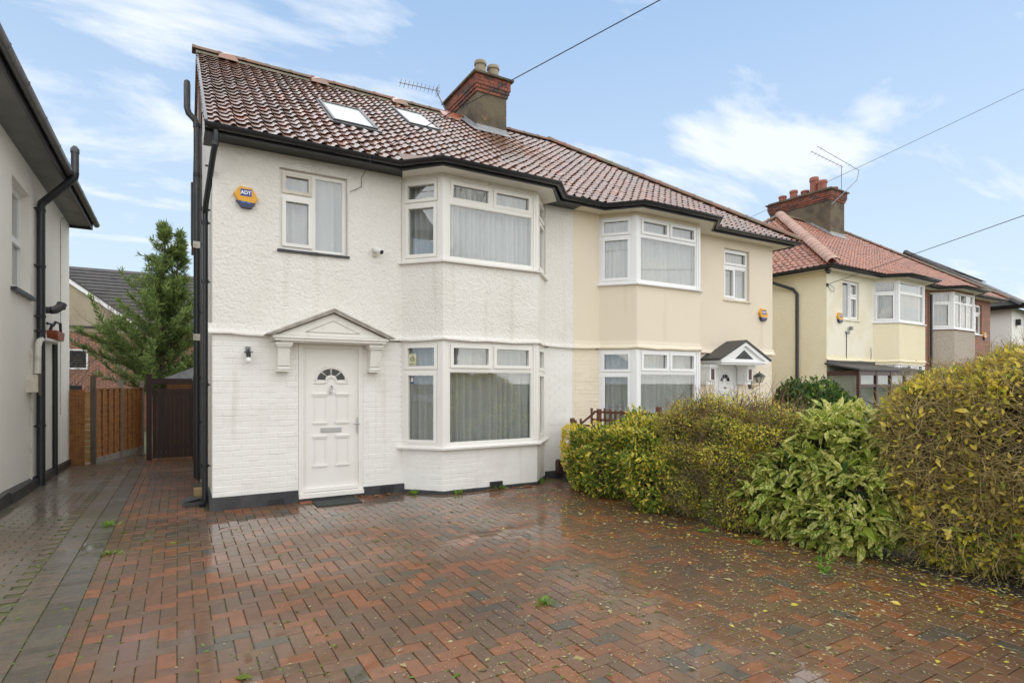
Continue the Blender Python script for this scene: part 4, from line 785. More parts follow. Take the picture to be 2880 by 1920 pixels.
# ------------------------------------------------------------------ house to the left: long side wall
lh = thing('side_house', (-2.08, 3, 0), 'pale grey rendered side wall of the next house with black soil pipe', 'house'); XW = -2.08; F = Fr((XW, -1.5), (XW, 7.6))      # outward +X
WN = (4.03, 5.2, 3.05, 4.68)
q = MB(); wallrects(q, F, 0, 9.1, -.4, 5.16, [WN], -.3, 0); q.box(XW - 6, XW - .3, 7.3, 7.6, -.4, 5.16); q.box(XW - 6, XW - .3, -1.5, -1.2, -.4, 5.16); q.build('wall', 'left_render', lh)
window(lh, F, WN[0], WN[1], WN[2], WN[3], [(WN[0] + .06, WN[1] - .06, 3.92, 4.60, 'f'), (WN[0] + .06, WN[1] - .06, 3.12, 3.84, 's')], 'upvc_white', -.12, 'net_dark')
q = MB()
for i in range(6): q.box(WN[0] - .08 + i * .222, WN[0] - .08 + i * .222 + .218, -.1, .07, 2.99, 3.045, F)
q.build('window_sill', 'black_paint', lh)
MB().poly([(XW, -2, 5.162), (-1.66, -2, 5.162), (-1.66, 7.62, 5.162), (XW, 7.62, 5.162)]).build('soffit', 'soffit_grey', lh)
q = MB(); q.box(-1.68, -1.655, -2, 7.62, 5.10, 5.26); q.box(XW - 3, -1.66, 7.60, 7.625, 5.10, 5.30); q.build('fascia', 'black_paint', lh)
q = MB().sweep([(-1.655, -2), (-1.655, 7.68)], [(o * 1.05, 5.245 + z * 1.05) for o, z in GUT]); gu = q.build('gutter', 'gutter_grey', lh, 60)
for y in (-.4, .5, 1.55, 2.6, 3.4, 3.5, 5.0, 6.1, 7.0): MB().sweep([(-1.655, y), (-1.655, y + .05)], [(.06 - .068 * math.cos(math.pi * j / 8), 5.25 - .074 * math.sin(math.pi * j / 8)) for j in range(9)] + [(.06, 5.2)]).build('gutter_clip', 'pipe_grey', gu)
q = MB(); q.tube([(-1.6, 7.5, 5.26), (-1.6, 7.55, 5.33), (-1.6, 7.62, 5.36), (-1.6, 7.66, 5.32), (-1.6, 7.62, 5.28)], .012, 6); q.build('gutter_hook', 'pipe_grey', gu)
rf = MB().poly([(-1.68, -2, 5.26), (-1.68, 7.62, 5.26), (-6, 7.62, 8.2), (-6, -2, 8.2)]).build('roof', 'dark_tile', lh)
q = MB(); q.tube([(-2.005, 4.1, -.1), (-2.005, 4.1, 4.62), (-1.99, 4.1, 4.70), (-1.93, 4.08, 4.76), (-1.58, 3.94, 5.10), (-1.53, 3.92, 5.16), (-1.52, 3.92, 5.25)], .062, 14); sp = q.build('soil_pipe', 'pipe_black', lh, True)
q = MB(); q.tube([(-1.52, 3.92, 5.22), (-1.52, 3.92, 5.62)], .058, 14); q.tube([(-1.52, 3.92, 5.58), (-1.52, 3.92, 5.65), (-1.52, 3.92, 5.70)], [.066, .066, .03], 12); q.build('vent_pipe', 'pipe_grey', lh, True)
for z in (.9, 2.5, 2.75, 3.6, 4.55):
    q = MB(); q.tube([(-2.005, 4.1, z), (-2.005, 4.1, z + .05)], .07, 12); q.box(-2.08, -2.0, 3.97, 3.99, z + .01, z + .035); q.build('pipe_collar', 'pipe_black', sp)
q = MB(); q.tube([(-2.04, 5.65, -.15), (-2.04, 5.65, 2.45)], .042, 10); q.tube([(-2.04, 5.4, 2.72), (-2.0, 5.4, 2.80), (-1.97, 5.7, 2.80), (-1.97, 5.75, 2.6)], .024, 8); q.tube([(-2.04, 5.1, 2.6), (-2.0, 5.1, 2.74), (-2.06, 5.0, 2.74)], .026, 8); q.build('downpipe', 'pipe_black', lh, True)
q = MB(); q.prism([(-2.08, 5.05, 2.62), (-2.08, 5.85, 2.62), (-2.08, 5.75, 2.46), (-2.08, 5.15, 2.46)], (.16, 0, 0)); q.build('hopper', 'orange_hopper', lh)
q = MB(); q.tube([(-1.99, 5.35, 2.42), (-1.99, 4.05, 2.38), (-1.985, 3.85, 2.34), (-1.985, 3.75, 2.25), (-1.985, 3.72, 1.80)], .045, 12); q.build('waste_pipe', 'pale_pipe', lh, True)
q = MB(); q.box(-2.08, -1.93, 3.45, 3.72, 1.50, 1.78); q.build('cable_box', 'old_upvc', lh); q = MB(); q.box(-1.93, -1.90, 3.43, 3.55, 1.45, 1.80); q.build('box_door', 'fence_post', lh)
q = MB(); q.tube([(-2.08, 4.4, 2.92), (-1.92, 4.4, 2.92)], .06, 12); q.tube([(-1.92, 4.4, 2.92), (-1.86, 4.42, 2.93), (-1.80, 4.5, 3.0)], .068, 12); q.tube([(-1.80, 4.5, 2.98), (-1.78, 4.53, 3.06)], .075, 12); q.build('boiler_flue', 'pipe_grey', lh, True)
q = MB(); q.tube([(-2.07, 6.45, 1.0), (-2.07, 6.45, 4.95), (-2.05, 6.7, 5.1)], .008, 5); q.tube([(-2.065, 3.7, -.1), (-2.065, 3.7, 2.2)], .02, 6); q.build('conduit', 'pale_pipe', lh)
q = MB(); q.prism([(-2.08, -1.5, -.2), (-1.98, -1.5, -.2), (-2.02, -1.5, .13), (-2.08, -1.5, .15)], (0, 3.6, 0)); v0 = len(q.v)
q.add([(-2.08, 2.1, -.2), (-1.96, 2.1, -.2), (-2.0, 2.1, .10), (-2.08, 2.1, .15), (-2.08, 7.65, -.3), (-2.03, 7.65, -.3), (-2.05, 7.65, -.06), (-2.08, 7.65, -.04)], [(0, 1, 5, 4), (1, 2, 6, 5), (2, 3, 7, 6), (0, 1, 2, 3), (4, 5, 6, 7)]); q.build('plinth', 'black_paint', lh)

# ------------------------------------------------------------------ side passage: gate, fence, shed roof
def fz(y): return gz(y)
t = thing('side_gate', (-.12, 7.7, gz(7.7)), 'dark brown boarded side gate between the fence and the white house', 'gate'); zb = gz(7.7)
for x0_, x1_ in ((-.64, -.53), (.30, .384)): MB().box(x0_, x1_, 7.66, 7.78, zb - .1, 1.86 if x0_ < 0 else 1.72).build('gate_post', 'gate_wood', t)
MB().box(-.53, .30, 7.68, 7.75, 1.62, 1.76).build('top_rail', 'gate_wood', t)
for i in range(9):
    x0_ = -.52 + i * .0915; MB().box(x0_ + .002, x0_ + .089, 7.69 + random.gauss(0, .002), 7.715, zb + .03, 1.52).build('board', 'gate_wood', t)
MB().box(-.52, .30, 7.716, 7.75, .05, .15).build('rail', 'gate_wood', t); MB().box(-.52, .30, 7.716, 7.75, 1.36, 1.46).build('rail', 'gate_wood', t)
q = MB()
for i in range(12): x = -.51 + i * .068; q.tube([(x, 7.70, 1.53), (x + .034, 7.70, 1.575), (x + .068, 7.70, 1.53)], .008, 5)
q.build('fretwork', 'gate_wood', t)
fa = [(-1.65, 7.63), (-1.23, 8.93), (-.84, 10.15)]
t = thing('panel_fence', (-1.65, 7.63, gz(7.6)), 'orange-brown waney lap fence panels on concrete gravel boards behind the gate', 'fence')
for (a, b) in zip(fa, fa[1:]):
    F = Fr(a, b); F.N = -F.N if F.N.x < 0 else F.N; zb = gz(8.5) - .02
    MB().box(.05, F.L - .05, -.02, .02, zb - .1, zb + .16, F).build('gravel_board', 'concrete', t)
    nb = 13
    for i in range(nb):
        z = zb + .17 + i * (1.54 / nb); q = MB(); q.add([F.P(.05, .012, z - .012), F.P(F.L - .05, .012, z - .012 + random.gauss(0, .004)), F.P(F.L - .05, .0, z + 1.54 / nb), F.P(.05, .0, z + 1.54 / nb), F.P(.05, .002, z - .012), F.P(F.L - .05, .002, z - .012), F.P(F.L - .05, -.008, z + 1.54 / nb), F.P(.05, -.008, z + 1.54 / nb)], [(0, 1, 2, 3), (4, 5, 6, 7), (0, 1, 5, 4), (2, 3, 7, 6), (0, 3, 7, 4), (1, 2, 6, 5)]); q.build('slat', 'fence_wood', t)
    for i in range(5): u = .07 + (F.L - .16) * i / 4; MB().box(u, u + .035, .012, .034, zb + .16, zb + 1.72, F).build('batten', 'fence_wood', t)
    MB().box(.04, F.L - .04, -.02, .04, zb + 1.72, zb + 1.745, F).build('cap_rail', 'fence_wood', t)
for i, (x, y) in enumerate(fa): MB().box(x - .05, x + .05, y - .05, y + .05, -.4, 1.72 if i else 1.82).build('fence_post', 'fence_post' if i == 0 else 'concrete', t)
t = thing('boarded_fence_infill', (-1.9, 7.6, gz(7.6)), 'narrow upright-boarded fence piece against the grey house corner', 'fence'); zb = gz(7.6)
for i in range(5): x = -2.08 + i * .056; MB().box(x, x + .053, 7.60 + random.gauss(0, .003), 7.63, zb, 1.50).build('board', 'fence_wood', t)
for i in range(13): z = zb + .04 + i * .122; MB().box(-1.80, -1.70, 7.56 + random.gauss(0, .006), 7.62, z, z + .105).build('slat', 'fence_pale', t)
MB().box(-2.07, -1.86, 7.63, 7.70, 1.44, 1.60).build('felt_cap', 'plinth', t)
t = thing('shed', (.3, 10.5, -.3), 'low shed with grey sloping roof behind the brown gate', 'shed'); MB().box(-.25, 2.2, 9.6, 11.4, -.4, 1.72).build('wall', 'fence_wood', t); MB().prism([(-.45, 9.4, 1.72), (1.0, 9.4, 2.35), (2.4, 9.4, 1.72)], (0, 2.2, 0)).build('roof', 'lead', t)

# ------------------------------------------------------------------ brick house behind
t = thing('back_house', (-5, 20, -.5), 'brick house with beige rendered gable and dark roof behind the conifer', 'house')
q = MB(); q.box(-9, -1.62, 20, 28, -.6, 3.7); q.box(-1.62, 4, 21.2, 28, -.6, 3.9); wl = q.build('brick_wall', 'red_brick', t)
q = MB(); q.prism([(-9, 19.98, 3.7), (-1.6, 19.98, 3.7), (-1.6, 19.98, 4.15), (-4.7, 19.98, 6.45), (-9, 19.98, 3.3 + .4)], (0, .5, 0)); q.build('gable_wall', 'beige_render', t)
q = MB(); q.prism([(-1.35, 19.9, 4.02), (-4.7, 19.9, 6.52), (-4.7, 19.9, 6.34), (-1.45, 19.9, 3.90)], (0, .06, 0)); q.build('bargeboard', 'upvc_white', t)
rf = MB(); rf.poly([(-9, 20.6, 4.0), (4.2, 20.6, 4.0), (4.2, 24, 6.9), (-9, 24, 6.9)]); rf.poly([(-9, 24, 6.9), (4.2, 24, 6.9), (4.2, 28.4, 4), (-9, 28.4, 4)]); rf.prism([(-1.3, 19.88, 4.06), (-4.7, 19.88, 6.60), (-4.7, 19.88, 6.54), (-1.38, 19.88, 4.02)], (0, 4, 0)); rf = rf.build('roof', 'dark_tile', t)
for i in range(17):
    y = 20.6 + i * .2; z = 4.0 + (y - 20.6) * 2.9 / 3.4; q = MB(); q.prism([(-8.9, y, z + .005), (-8.9, y - .01, z + .05), (-8.9, y + .22, z + .2)], (13, 0, 0)); q.build('tile_course', 'dark_tile', rf)
q = MB(); q.tube([(-3.95, 19.92, 5.75), (-3.95, 19.92, -.3)], .05, 8); q.tube([(-3.95, 19.92, 3.9), (-1.8, 19.92, 3.9)], .04, 6); q.build('downpipe', 'pipe_grey', t); F = Fr((-9, 20), (-1.6, 20)); window(t, F, 4.15, 5.0, 1.0, 2.6, [(4.2, 4.95, 1.05, 2.55, 'f')], 'upvc_white', .03, ctn=False, gm='black_glass'); window(t, F, 5.25, 5.9, 2.2, 3.0, [(5.3, 5.85, 2.25, 2.95, 'f')], 'upvc_white', .03, ctn=False, gm='black_glass')

# ------------------------------------------------------------------ aerials and telephone wires
def aerial(T, name, loc, mast, boom, nel, label, el=.30):
    t = thing(name, loc, label, 'aerial', 'television aerials'); q = MB(); q.tube(mast, .014, 6); q.build('mast', 'galv', t); A, B = Vector(boom[0]), Vector(boom[1]); q = MB(); q.tube([A, B], .010, 6); q.build('boom', 'galv', t); d = (B - A).normalized(); sd_ = d.cross(Vector((0, 0, 1))).normalized(); up = sd_.cross(d)
    for i in range(nel):
        p = A + (B - A) * (i + .3) / nel; e_ = (sd_ * .75 + up * .55).normalized(); MB().tube([p - e_ * el / 2, p + e_ * el / 2], .0055, 5).build('element', 'galv', t)
    return t
a1 = aerial(I4, 'yagi_aerial', (5.6, 4.3, 8.1), [(5.69, 4.42, 8.02), (5.60, 4.4, 8.2), (5.37, 4.4, 8.58), (5.35, 4.4, 8.70)], ((4.42, 4.4, 8.59), (5.42, 4.4, 8.65)), 10, 'thin many-pronged aerial clamped to the chimney of the white house', .19)
for dz in (-.10, -.05, .05, .10): MB().tube([(5.40 - abs(dz) * .3, 4.28, 8.64 + dz), (5.40 - abs(dz) * .3, 4.52, 8.64 + dz)], .005, 5).build('reflector_bar', 'galv', a1)
Bm = B3 @ Vector((W_ + .35, 2.75, 9.0))
aerial(I4, 'twin_aerial', (Bm.x, Bm.y, 8.8), [(Bm.x, Bm.y, 8.7), (Bm.x, Bm.y, 9.75)], ((Bm.x - 1.6, Bm.y + .2, 10.05), (Bm.x + .1, Bm.y, 9.74)), 9, 'short log aerial standing on the chimney of the yellow house', .14)
Bn = B3 @ Vector((W_ - .52, 2.66, 8.3)); aerial(I4, 'cranked_aerial', (Bn.x, Bn.y, 8.2), [(Bn.x, Bn.y, 8.15), (Bn.x + 1.3, Bn.y - .2, 9.2), (Bn.x + 1.45, Bn.y - .2, 9.6)], ((Bn.x - .4, Bn.y + .3, 10.3), (Bn.x + 1.47, Bn.y - .2, 9.6)), 3, 'long cranked-arm aerial on the chimney side of the yellow house', .12)
def wire(name, A, B, sag, label, r=.008):
    A, B = Vector(A), Vector(B); pts = [A + (B - A) * i / 24 - Vector((0, 0, 4 * sag * (i / 24) * (1 - i / 24))) for i in range(25)]; o = MB().tube(pts, r, 5).build(name, 'cable'); return tag(o, label, 'wire', 'overhead telephone wires')
POLE = (11.6, -21.9, 8.0)
wire('telephone_wire', (2.31, -.45, 4.80), POLE, .12, 'overhead wire running up from the white house gutter across its chimney', .0055); wire('telephone_wire', (15.39, .83, 4.36), POLE, .1, 'overhead wire ending at the corner of the yellow house', .008); wire('telephone_wire', (30.5, 21.5, 10.9), (40, 0, 18.5), .1, 'overhead wire passing behind the chimney of the yellow house', .012)
t = thing('telephone_pole', (11.6, -21.9, 0), 'timber telephone pole carrying the wires across the road', 'pole'); MB().tube([(11.6, -21.9, -.3), (11.6, -21.9, 8.2)], [.14, .10], 12).build('shaft', 'bark', t, True); MB().box(11.2, 12.0, -21.95, -21.85, 7.85, 7.95).build('cross_arm', 'bark', t)
q = MB(); q.tube([(2.31, -.44, 4.83), (2.31, -.46, 4.70), (2.30, -.03, 4.62), (2.31, -.03, 4.50), (2.22, -.03, 4.44), (2.14, -.03, 4.40)], .004, 5); q.build('cable_run', 'cable', white); q = MB(); q.tube([(2.14, -.026, 4.40), (2.11, -.026, 4.33), (2.11, -.026, 3.45)], .005, 5); q.build('painted_cable', 'roughcast', white)

# ------------------------------------------------------------------ trellis on the boundary
t = thing('trellis_fence', (6.0, -.8, 0), 'reddish brown trellis fence rising above the hedge by the cream bay', 'trellis')
for (y, z0_, z1_) in ((-.16, 0, 1.03), (-.22, 0, 1.0), (-.9, .0, 1.22), (-2.25, 0, 1.30)): MB().box(5.97, 6.03, y - .03, y + .03, z0_ - .1, z1_).build('post', 'trellis_wood', t)
for i, y in enumerate((-.42, -.72, -1.06, -1.20, -1.32, -1.45, -1.60, -1.74, -1.90, -2.05, -2.45, -2.6)): MB().box(5.975, 6.0, y - .017, y + .017, .84, (1.04 if i == 0 else 1.22) + random.gauss(0, .015)).build('slat', 'trellis_wood', t)
for (ya, za, yb, zb_) in ((-.2, .90, -2.7, .95), (-.7, 1.02, -1.3, 1.03), (-.75, 1.15, -2.8, 1.18), (-.4, .93, -.76, 1.13)): q = MB(); q.prism([(6.0, ya, za), (6.0, yb, zb_), (6.0, yb, zb_ + .035), (6.0, ya, za + .035)], (.02, 0, 0)); q.build('rail', 'trellis_wood', t)
for i in range(24): y = -.15 - i * .11; MB().box(6.005, 6.02, y - .05, y + .05, -.02, .84 + random.gauss(0, .004)).build('board', 'trellis_wood', t)

# ------------------------------------------------------------------ planting
def lump(P, s=1.0, seed=0): return .5 * (np.sin(P[:, 0] * 5.1 * s + seed) * np.sin(P[:, 1] * 4.3 * s + seed * 2) + np.sin(P[:, 2] * 6.0 * s + P[:, 1] * 2.1 + seed * 3) * .7 + np.sin(P[:, 0] * 11 * s + P[:, 2] * 9 * s + seed))
def bush_points(ells, n, lo=.0, thick=.10, seed=0, zmin=.02, rough=.10, only_front=.3):
    P, Nn = [], []; ar = np.array([e[1][0] * e[1][1] + e[1][1] * e[1][2] + e[1][0] * e[1][2] for e in ells]); pick = rng.choice(len(ells), size=n * 3, p=ar / ar.sum())
    d = unit(rng.normal(size=(n * 3, 3))); C = np.array([e[0] for e in ells])[pick]; Rr = np.array([e[1] for e in ells])[pick]
    d = np.sign(d) * np.abs(d) ** .8; d = unit(d)
    q = C + d * Rr; k = 1 + rough * lump(q, 1.4, seed); r = k * (1 - np.abs(rng.normal(0, thick, n * 3))) ; q = C + d * Rr * r[:, None]; nn = unit(d / Rr)
    ok = q[:, 2] > zmin
    for i, e in enumerate(ells):
        f_ = np.sqrt((((q - np.array(e[0])) / np.array(e[1])) ** 2).sum(1)); ok &= ~((pick != i) & (f_ < .72))
    away = ((q - np.array(CAM)) * nn).sum(1) > .25 * np.linalg.norm(q - np.array(CAM), axis=1); ok &= ~(away & (rng.random(n * 3) > only_front))
    return q[ok][:n], nn[ok][:n]
def core(el, k=.80): return [(c, tuple(x * k for x in r)) for c, r in el]
def foliage(name, par, P, Nn, size, asp, mats, probs, up=.3, out=.6, rand=.8, big=False, patch=None, parts=0, droop=0.):
    n = len(P); D = Nn * out + rng.normal(size=(n, 3)) * rand + np.array([0, 0, up - droop]); fc = Nn * .6 + np.array([0, 0, .8]) + rng.normal(size=(n, 3)) * .5; sz = size * np.exp(rng.normal(0, .22, n))
    if patch is not None:
        mi = np.array([rng.choice(len(mats), p=patch(p)) for p in P])
    else: mi = rng.choice(len(mats), size=n, p=probs)
    sel = np.zeros(n, bool)
    if parts:
        vis_ = ((np.array(CAM) - P) * Nn).sum(1) > 0; score = np.linalg.norm(P - np.array(CAM), axis=1) + np.where(vis_, 0, 50); sel[np.argsort(score)[:parts * 2][rng.permutation(parts * 2)[:parts]]] = True
        v, f, k = leaves(np.zeros((1, 3)), np.array([[1., 0, 0]]), np.array([[0, 0, 1.]]), np.array([1.0]), asp); ms = {}
        D_ = unit(D); Wd = unit(np.cross(D_, fc)); Up = np.cross(Wd, D_)
        for i in np.where(sel)[0]:
            m = mats[mi[i]]
            if m not in ms: me = bpy.data.meshes.new('leaf'); me.from_pydata([tuple(x) for x in v], [], [tuple(int(y) for y in x) for x in f]); me.materials.append(MATS[m]); ms[m] = me
            s = sz[i]; a, b, c = D_[i] * s, -Wd[i] * s, Up[i] * s; link('leaf', ms[m], par, None, Matrix(((a[0], b[0], c[0], P[i][0]), (a[1], b[1], c[1], P[i][1]), (a[2], b[2], c[2], P[i][2]), (0, 0, 0, 1))))
    w = ~sel; V, F_, k = (leaves if big else small_leaves)(P[w], D[w], fc[w], sz[w], asp); return npmesh(name, V, F_, mats, np.repeat(mi[w], k), par, 'stuff')
def twigs(name, par, P, Nn, ln, r, m, out=.4, rand=.8, up=.2, kind='stuff', seg=2):
    n = len(P); D = unit(Nn * out + rng.normal(size=(n, 3)) * rand + np.array([0, 0, up])); L_ = ln * np.exp(rng.normal(0, .3, n)); A, B, r0, r1 = [], [], [], []; p = P - D * L_[:, None] * .5
    for s in range(seg):
        q = p + D * (L_ / seg)[:, None]; A.append(p); B.append(q); r0.append(np.full(n, r * (1 - s / seg * .6))); r1.append(np.full(n, r * (1 - (s + 1) / seg * .6))); p = q; D = unit(D + rng.normal(size=(n, 3)) * .35 + np.array([0, 0, .1]))
    V, F_ = sticks(np.concatenate(A), np.concatenate(B), np.concatenate(r0), np.concatenate(r1)); return npmesh(name, V, F_, m, None, par, kind)
def stems(par, base, tips, r, m):
    for tp in tips: b = Vector(base) + Vector((random.uniform(-.15, .15), random.uniform(-.15, .15), 0)); md = b.lerp(Vector(tp), .5) + Vector((random.uniform(-.1, .1), random.uniform(-.1, .1), .05)); MB().tube([b, md, Vector(tp)], [r, r * .7, r * .35], 6).build('stem', m, par, True)

# golden clipped shrub against the wall
gb = thing('golden_shrub', (5.62, -.85, 0), 'small yellow-leaved shrub tight against the white wall at the hedge end', 'shrub'); el = [((5.62, -.80, .70), (.26, .28, .28)), ((5.60, -.85, .45), (.24, .26, .34))]
stems(gb, (5.62, -.85, -.02), [(5.6, -.8, .5), (5.7, -.9, .6), (5.55, -.9, .4)], .015, 'bark')
P, Nn = bush_points(el, 4200, thick=.14, zmin=.12); foliage('foliage', gb, P, Nn, .042, .5, ['leaf_gold', 'leaf_lime', 'leaf_mid'], [.62, .28, .10])
# green and yellow euonymus
eb = thing('green_hedge', (5.55, -2, 0), 'dense dark green hedge with yellow leaf edges below the trellis', 'hedge'); el = [((5.60, -1.35, .42), (.52, .50, .50)), ((5.62, -1.95, .48), (.58, .60, .58)), ((5.62, -2.55, .55), (.58, .62, .64)), ((5.7, -1.6, .58), (.38, .5, .34)), ((5.65, -2.4, .74), (.36, .45, .38)), ((5.55, -2.9, .40), (.55, .5, .45))]
stems(eb, (5.65, -2, -.02), [(5.6, -1.4, .6), (5.6, -2.5, .8), (5.7, -1.9, .7), (5.5, -2.8, .5), (5.6, -2.1, .9)], .02, 'bark')
P, Nn = bush_points(el, 21000, thick=.13, seed=3, rough=.24)
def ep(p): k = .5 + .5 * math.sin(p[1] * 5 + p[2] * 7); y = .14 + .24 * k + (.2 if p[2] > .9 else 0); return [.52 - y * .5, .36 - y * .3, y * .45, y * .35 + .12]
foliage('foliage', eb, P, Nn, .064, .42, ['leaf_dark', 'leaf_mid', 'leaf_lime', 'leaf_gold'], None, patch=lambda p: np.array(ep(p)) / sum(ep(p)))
P, Nn = bush_points(core(el), 3000, thick=.3, seed=3); twigs('inner_twigs', eb, P, Nn, .25, .005, 'bark', out=.3, rand=.9)
P, Nn = bush_points(el, 260, thick=.05, seed=3); twigs('yellow_twigs', eb, P, Nn, .16, .003, 'stem_yellow')
# twiggy brown and lime shrub
tb = thing('twiggy_shrub', (5.8, -3.6, 0), 'loose brown-twigged shrub with lime green clumps and bare red shoots', 'shrub'); el = [((5.80, -3.20, .95), (.58, .55, .48)), ((5.85, -3.75, .98), (.62, .58, .50)), ((5.90, -4.25, .98), (.55, .45, .42)), ((5.60, -3.35, .60), (.45, .45, .42)), ((5.62, -3.95, .62), (.45, .5, .42)), ((5.45, -3.35, .32), (.35, .35, .30)), ((5.5, -4.0, .20), (.32, .35, .22)), ((5.75, -4.25, .5), (.4, .35, .4))]
stems(tb, (5.85, -3.7, -.02), [(5.7, -3.2, 1.1), (5.9, -3.9, 1.3), (5.6, -4.1, .9), (5.5, -3.4, .6), (6.0, -4.3, 1.2), (5.55, -3.8, .7)], .022, 'bark')
P, Nn = bush_points(el, 36000, thick=.18, seed=5, rough=.28)
def tp_(p):
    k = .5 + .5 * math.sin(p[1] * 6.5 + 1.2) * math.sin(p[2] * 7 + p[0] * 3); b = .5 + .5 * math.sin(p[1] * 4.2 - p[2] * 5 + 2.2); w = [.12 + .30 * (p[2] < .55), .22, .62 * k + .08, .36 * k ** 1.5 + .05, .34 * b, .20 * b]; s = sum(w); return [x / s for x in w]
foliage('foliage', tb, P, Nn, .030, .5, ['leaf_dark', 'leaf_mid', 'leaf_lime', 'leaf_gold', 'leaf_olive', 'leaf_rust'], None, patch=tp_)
P, Nn = bush_points(core(el), 7000, thick=.35, seed=5, only_front=.8); twigs('inner_twigs', tb, P, Nn, .30, .006, 'bark', out=.3, rand=.9)
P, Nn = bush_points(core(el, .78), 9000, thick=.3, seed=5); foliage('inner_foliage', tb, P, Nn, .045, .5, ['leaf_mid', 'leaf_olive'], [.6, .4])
P, Nn = bush_points(el, 3500, thick=.12, seed=5); twigs('twig_mass', tb, P, Nn, .20, .0022, 'twig', out=.8, rand=.6, up=.3)
P, Nn = bush_points(el[:3], 500, thick=.05, seed=5); k = Nn[:, 2] > .35; twigs('red_shoots', tb, P[k] + np.array([0, 0, .10]), Nn[k], .36, .003, 'twig_red', out=.5, rand=.35, up=.8, seg=3)
# spotted laurel
lb = thing('spotted_laurel', (5.9, -4.85, 0), 'laurel with large yellow-spotted green leaves between two brown-twigged shrubs', 'shrub'); el = [((5.92, -4.85, .95), (.48, .42, .42)), ((5.75, -4.72, .55), (.48, .42, .50)), ((5.80, -5.15, .50), (.48, .42, .48)), ((5.66, -4.95, .30), (.42, .45, .32)), ((6.0, -5.05, 1.05), (.42, .40, .34)), ((5.60, -4.42, .40), (.36, .34, .38)), ((5.95, -5.30, .62), (.42, .36, .50))]
stems(lb, (5.9, -4.85, -.02), [(5.8, -4.7, .8), (5.9, -5.0, 1.1), (5.7, -5.1, .6), (5.6, -4.7, .4), (6.0, -4.9, 1.2)], .016, 'leaf_mid')
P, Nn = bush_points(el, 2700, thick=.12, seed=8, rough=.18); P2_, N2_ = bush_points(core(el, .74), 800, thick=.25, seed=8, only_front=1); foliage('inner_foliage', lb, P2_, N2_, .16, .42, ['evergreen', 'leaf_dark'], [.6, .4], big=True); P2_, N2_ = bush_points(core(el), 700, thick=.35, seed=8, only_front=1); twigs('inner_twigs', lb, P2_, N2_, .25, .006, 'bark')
foliage('foliage', lb, P, Nn, .14, .40, ['leaf_spotted', 'leaf_spotted_pale', 'leaf_mid'], [.32, .60, .08], up=.15, out=.7, rand=.8, big=True, parts=300, droop=.30)
# big twiggy variegated hedge
bb = thing('large_variegated_hedge', (6.5, -6.6, 0), 'tall rounded hedge of brown twigs with scattered yellow variegated leaves', 'hedge'); el = [((6.35, -5.78, 1.02), (.80, .62, .78)), ((6.5, -6.5, 1.14), (.98, .88, .89)), ((6.55, -7.4, 1.05), (.95, .9, .9)), ((6.2, -5.95, .45), (.60, .55, .50)), ((6.3, -6.75, .45), (.62, .7, .5)), ((6.3, -7.5, .5), (.7, .7, .5)), ((7.2, -6.2, 1.05), (.8, .9, .86))]
stems(bb, (6.5, -6.5, -.02), [(6.2, -6.0, 1.2), (6.4, -6.6, 1.5), (6.5, -7.2, 1.4), (6.0, -6.5, .8), (6.9, -6.3, 1.5), (6.1, -5.9, .6), (6.3, -7.4, .8)], .03, 'bark')
P, Nn = bush_points(el, 24000, thick=.10, seed=11, rough=.05, only_front=.15); twigs('twig_mass', bb, P, Nn, .28, .0030, 'twig', out=.45, rand=.7, up=.15, seg=3)
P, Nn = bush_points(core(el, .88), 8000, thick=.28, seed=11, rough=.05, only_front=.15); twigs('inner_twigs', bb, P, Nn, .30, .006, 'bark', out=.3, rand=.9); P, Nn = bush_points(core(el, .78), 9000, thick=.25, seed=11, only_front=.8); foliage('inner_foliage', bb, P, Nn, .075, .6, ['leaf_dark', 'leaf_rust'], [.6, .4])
P, Nn = bush_points(el, 22000, thick=.05, seed=11, rough=.05, only_front=.2); hz_ = P[:, 2]; k = rng.random(len(P)) < np.where(hz_ > 1.5, 1.0, np.where(hz_ < .55, .95, .40)); P, Nn = P[k], Nn[k]
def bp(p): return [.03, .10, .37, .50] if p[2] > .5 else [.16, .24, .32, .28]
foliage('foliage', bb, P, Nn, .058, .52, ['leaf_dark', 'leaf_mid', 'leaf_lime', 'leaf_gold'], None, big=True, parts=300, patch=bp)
# evergreen by the yellow house
vb = thing('evergreen_shrub', (13, -.2, 0), 'round dark evergreen shrub in front of the yellow side wall', 'shrub'); el = [((13, -.2, 1.0), (.85, .9, .72)), ((12.8, .3, .75), (.7, .6, .6)), ((13.1, -.7, .8), (.6, .5, .62))]
stems(vb, (13, -.2, -.05), [(12.8, 0, 1.0), (13.2, -.3, 1.1), (13, -.5, .9)], .03, 'bark'); P, Nn = bush_points(el, 8000, thick=.2, seed=2, rough=.14); foliage('foliage', vb, P, Nn, .10, .5, ['evergreen', 'leaf_dark', 'leaf_mid'], [.6, .3, .1], big=True)
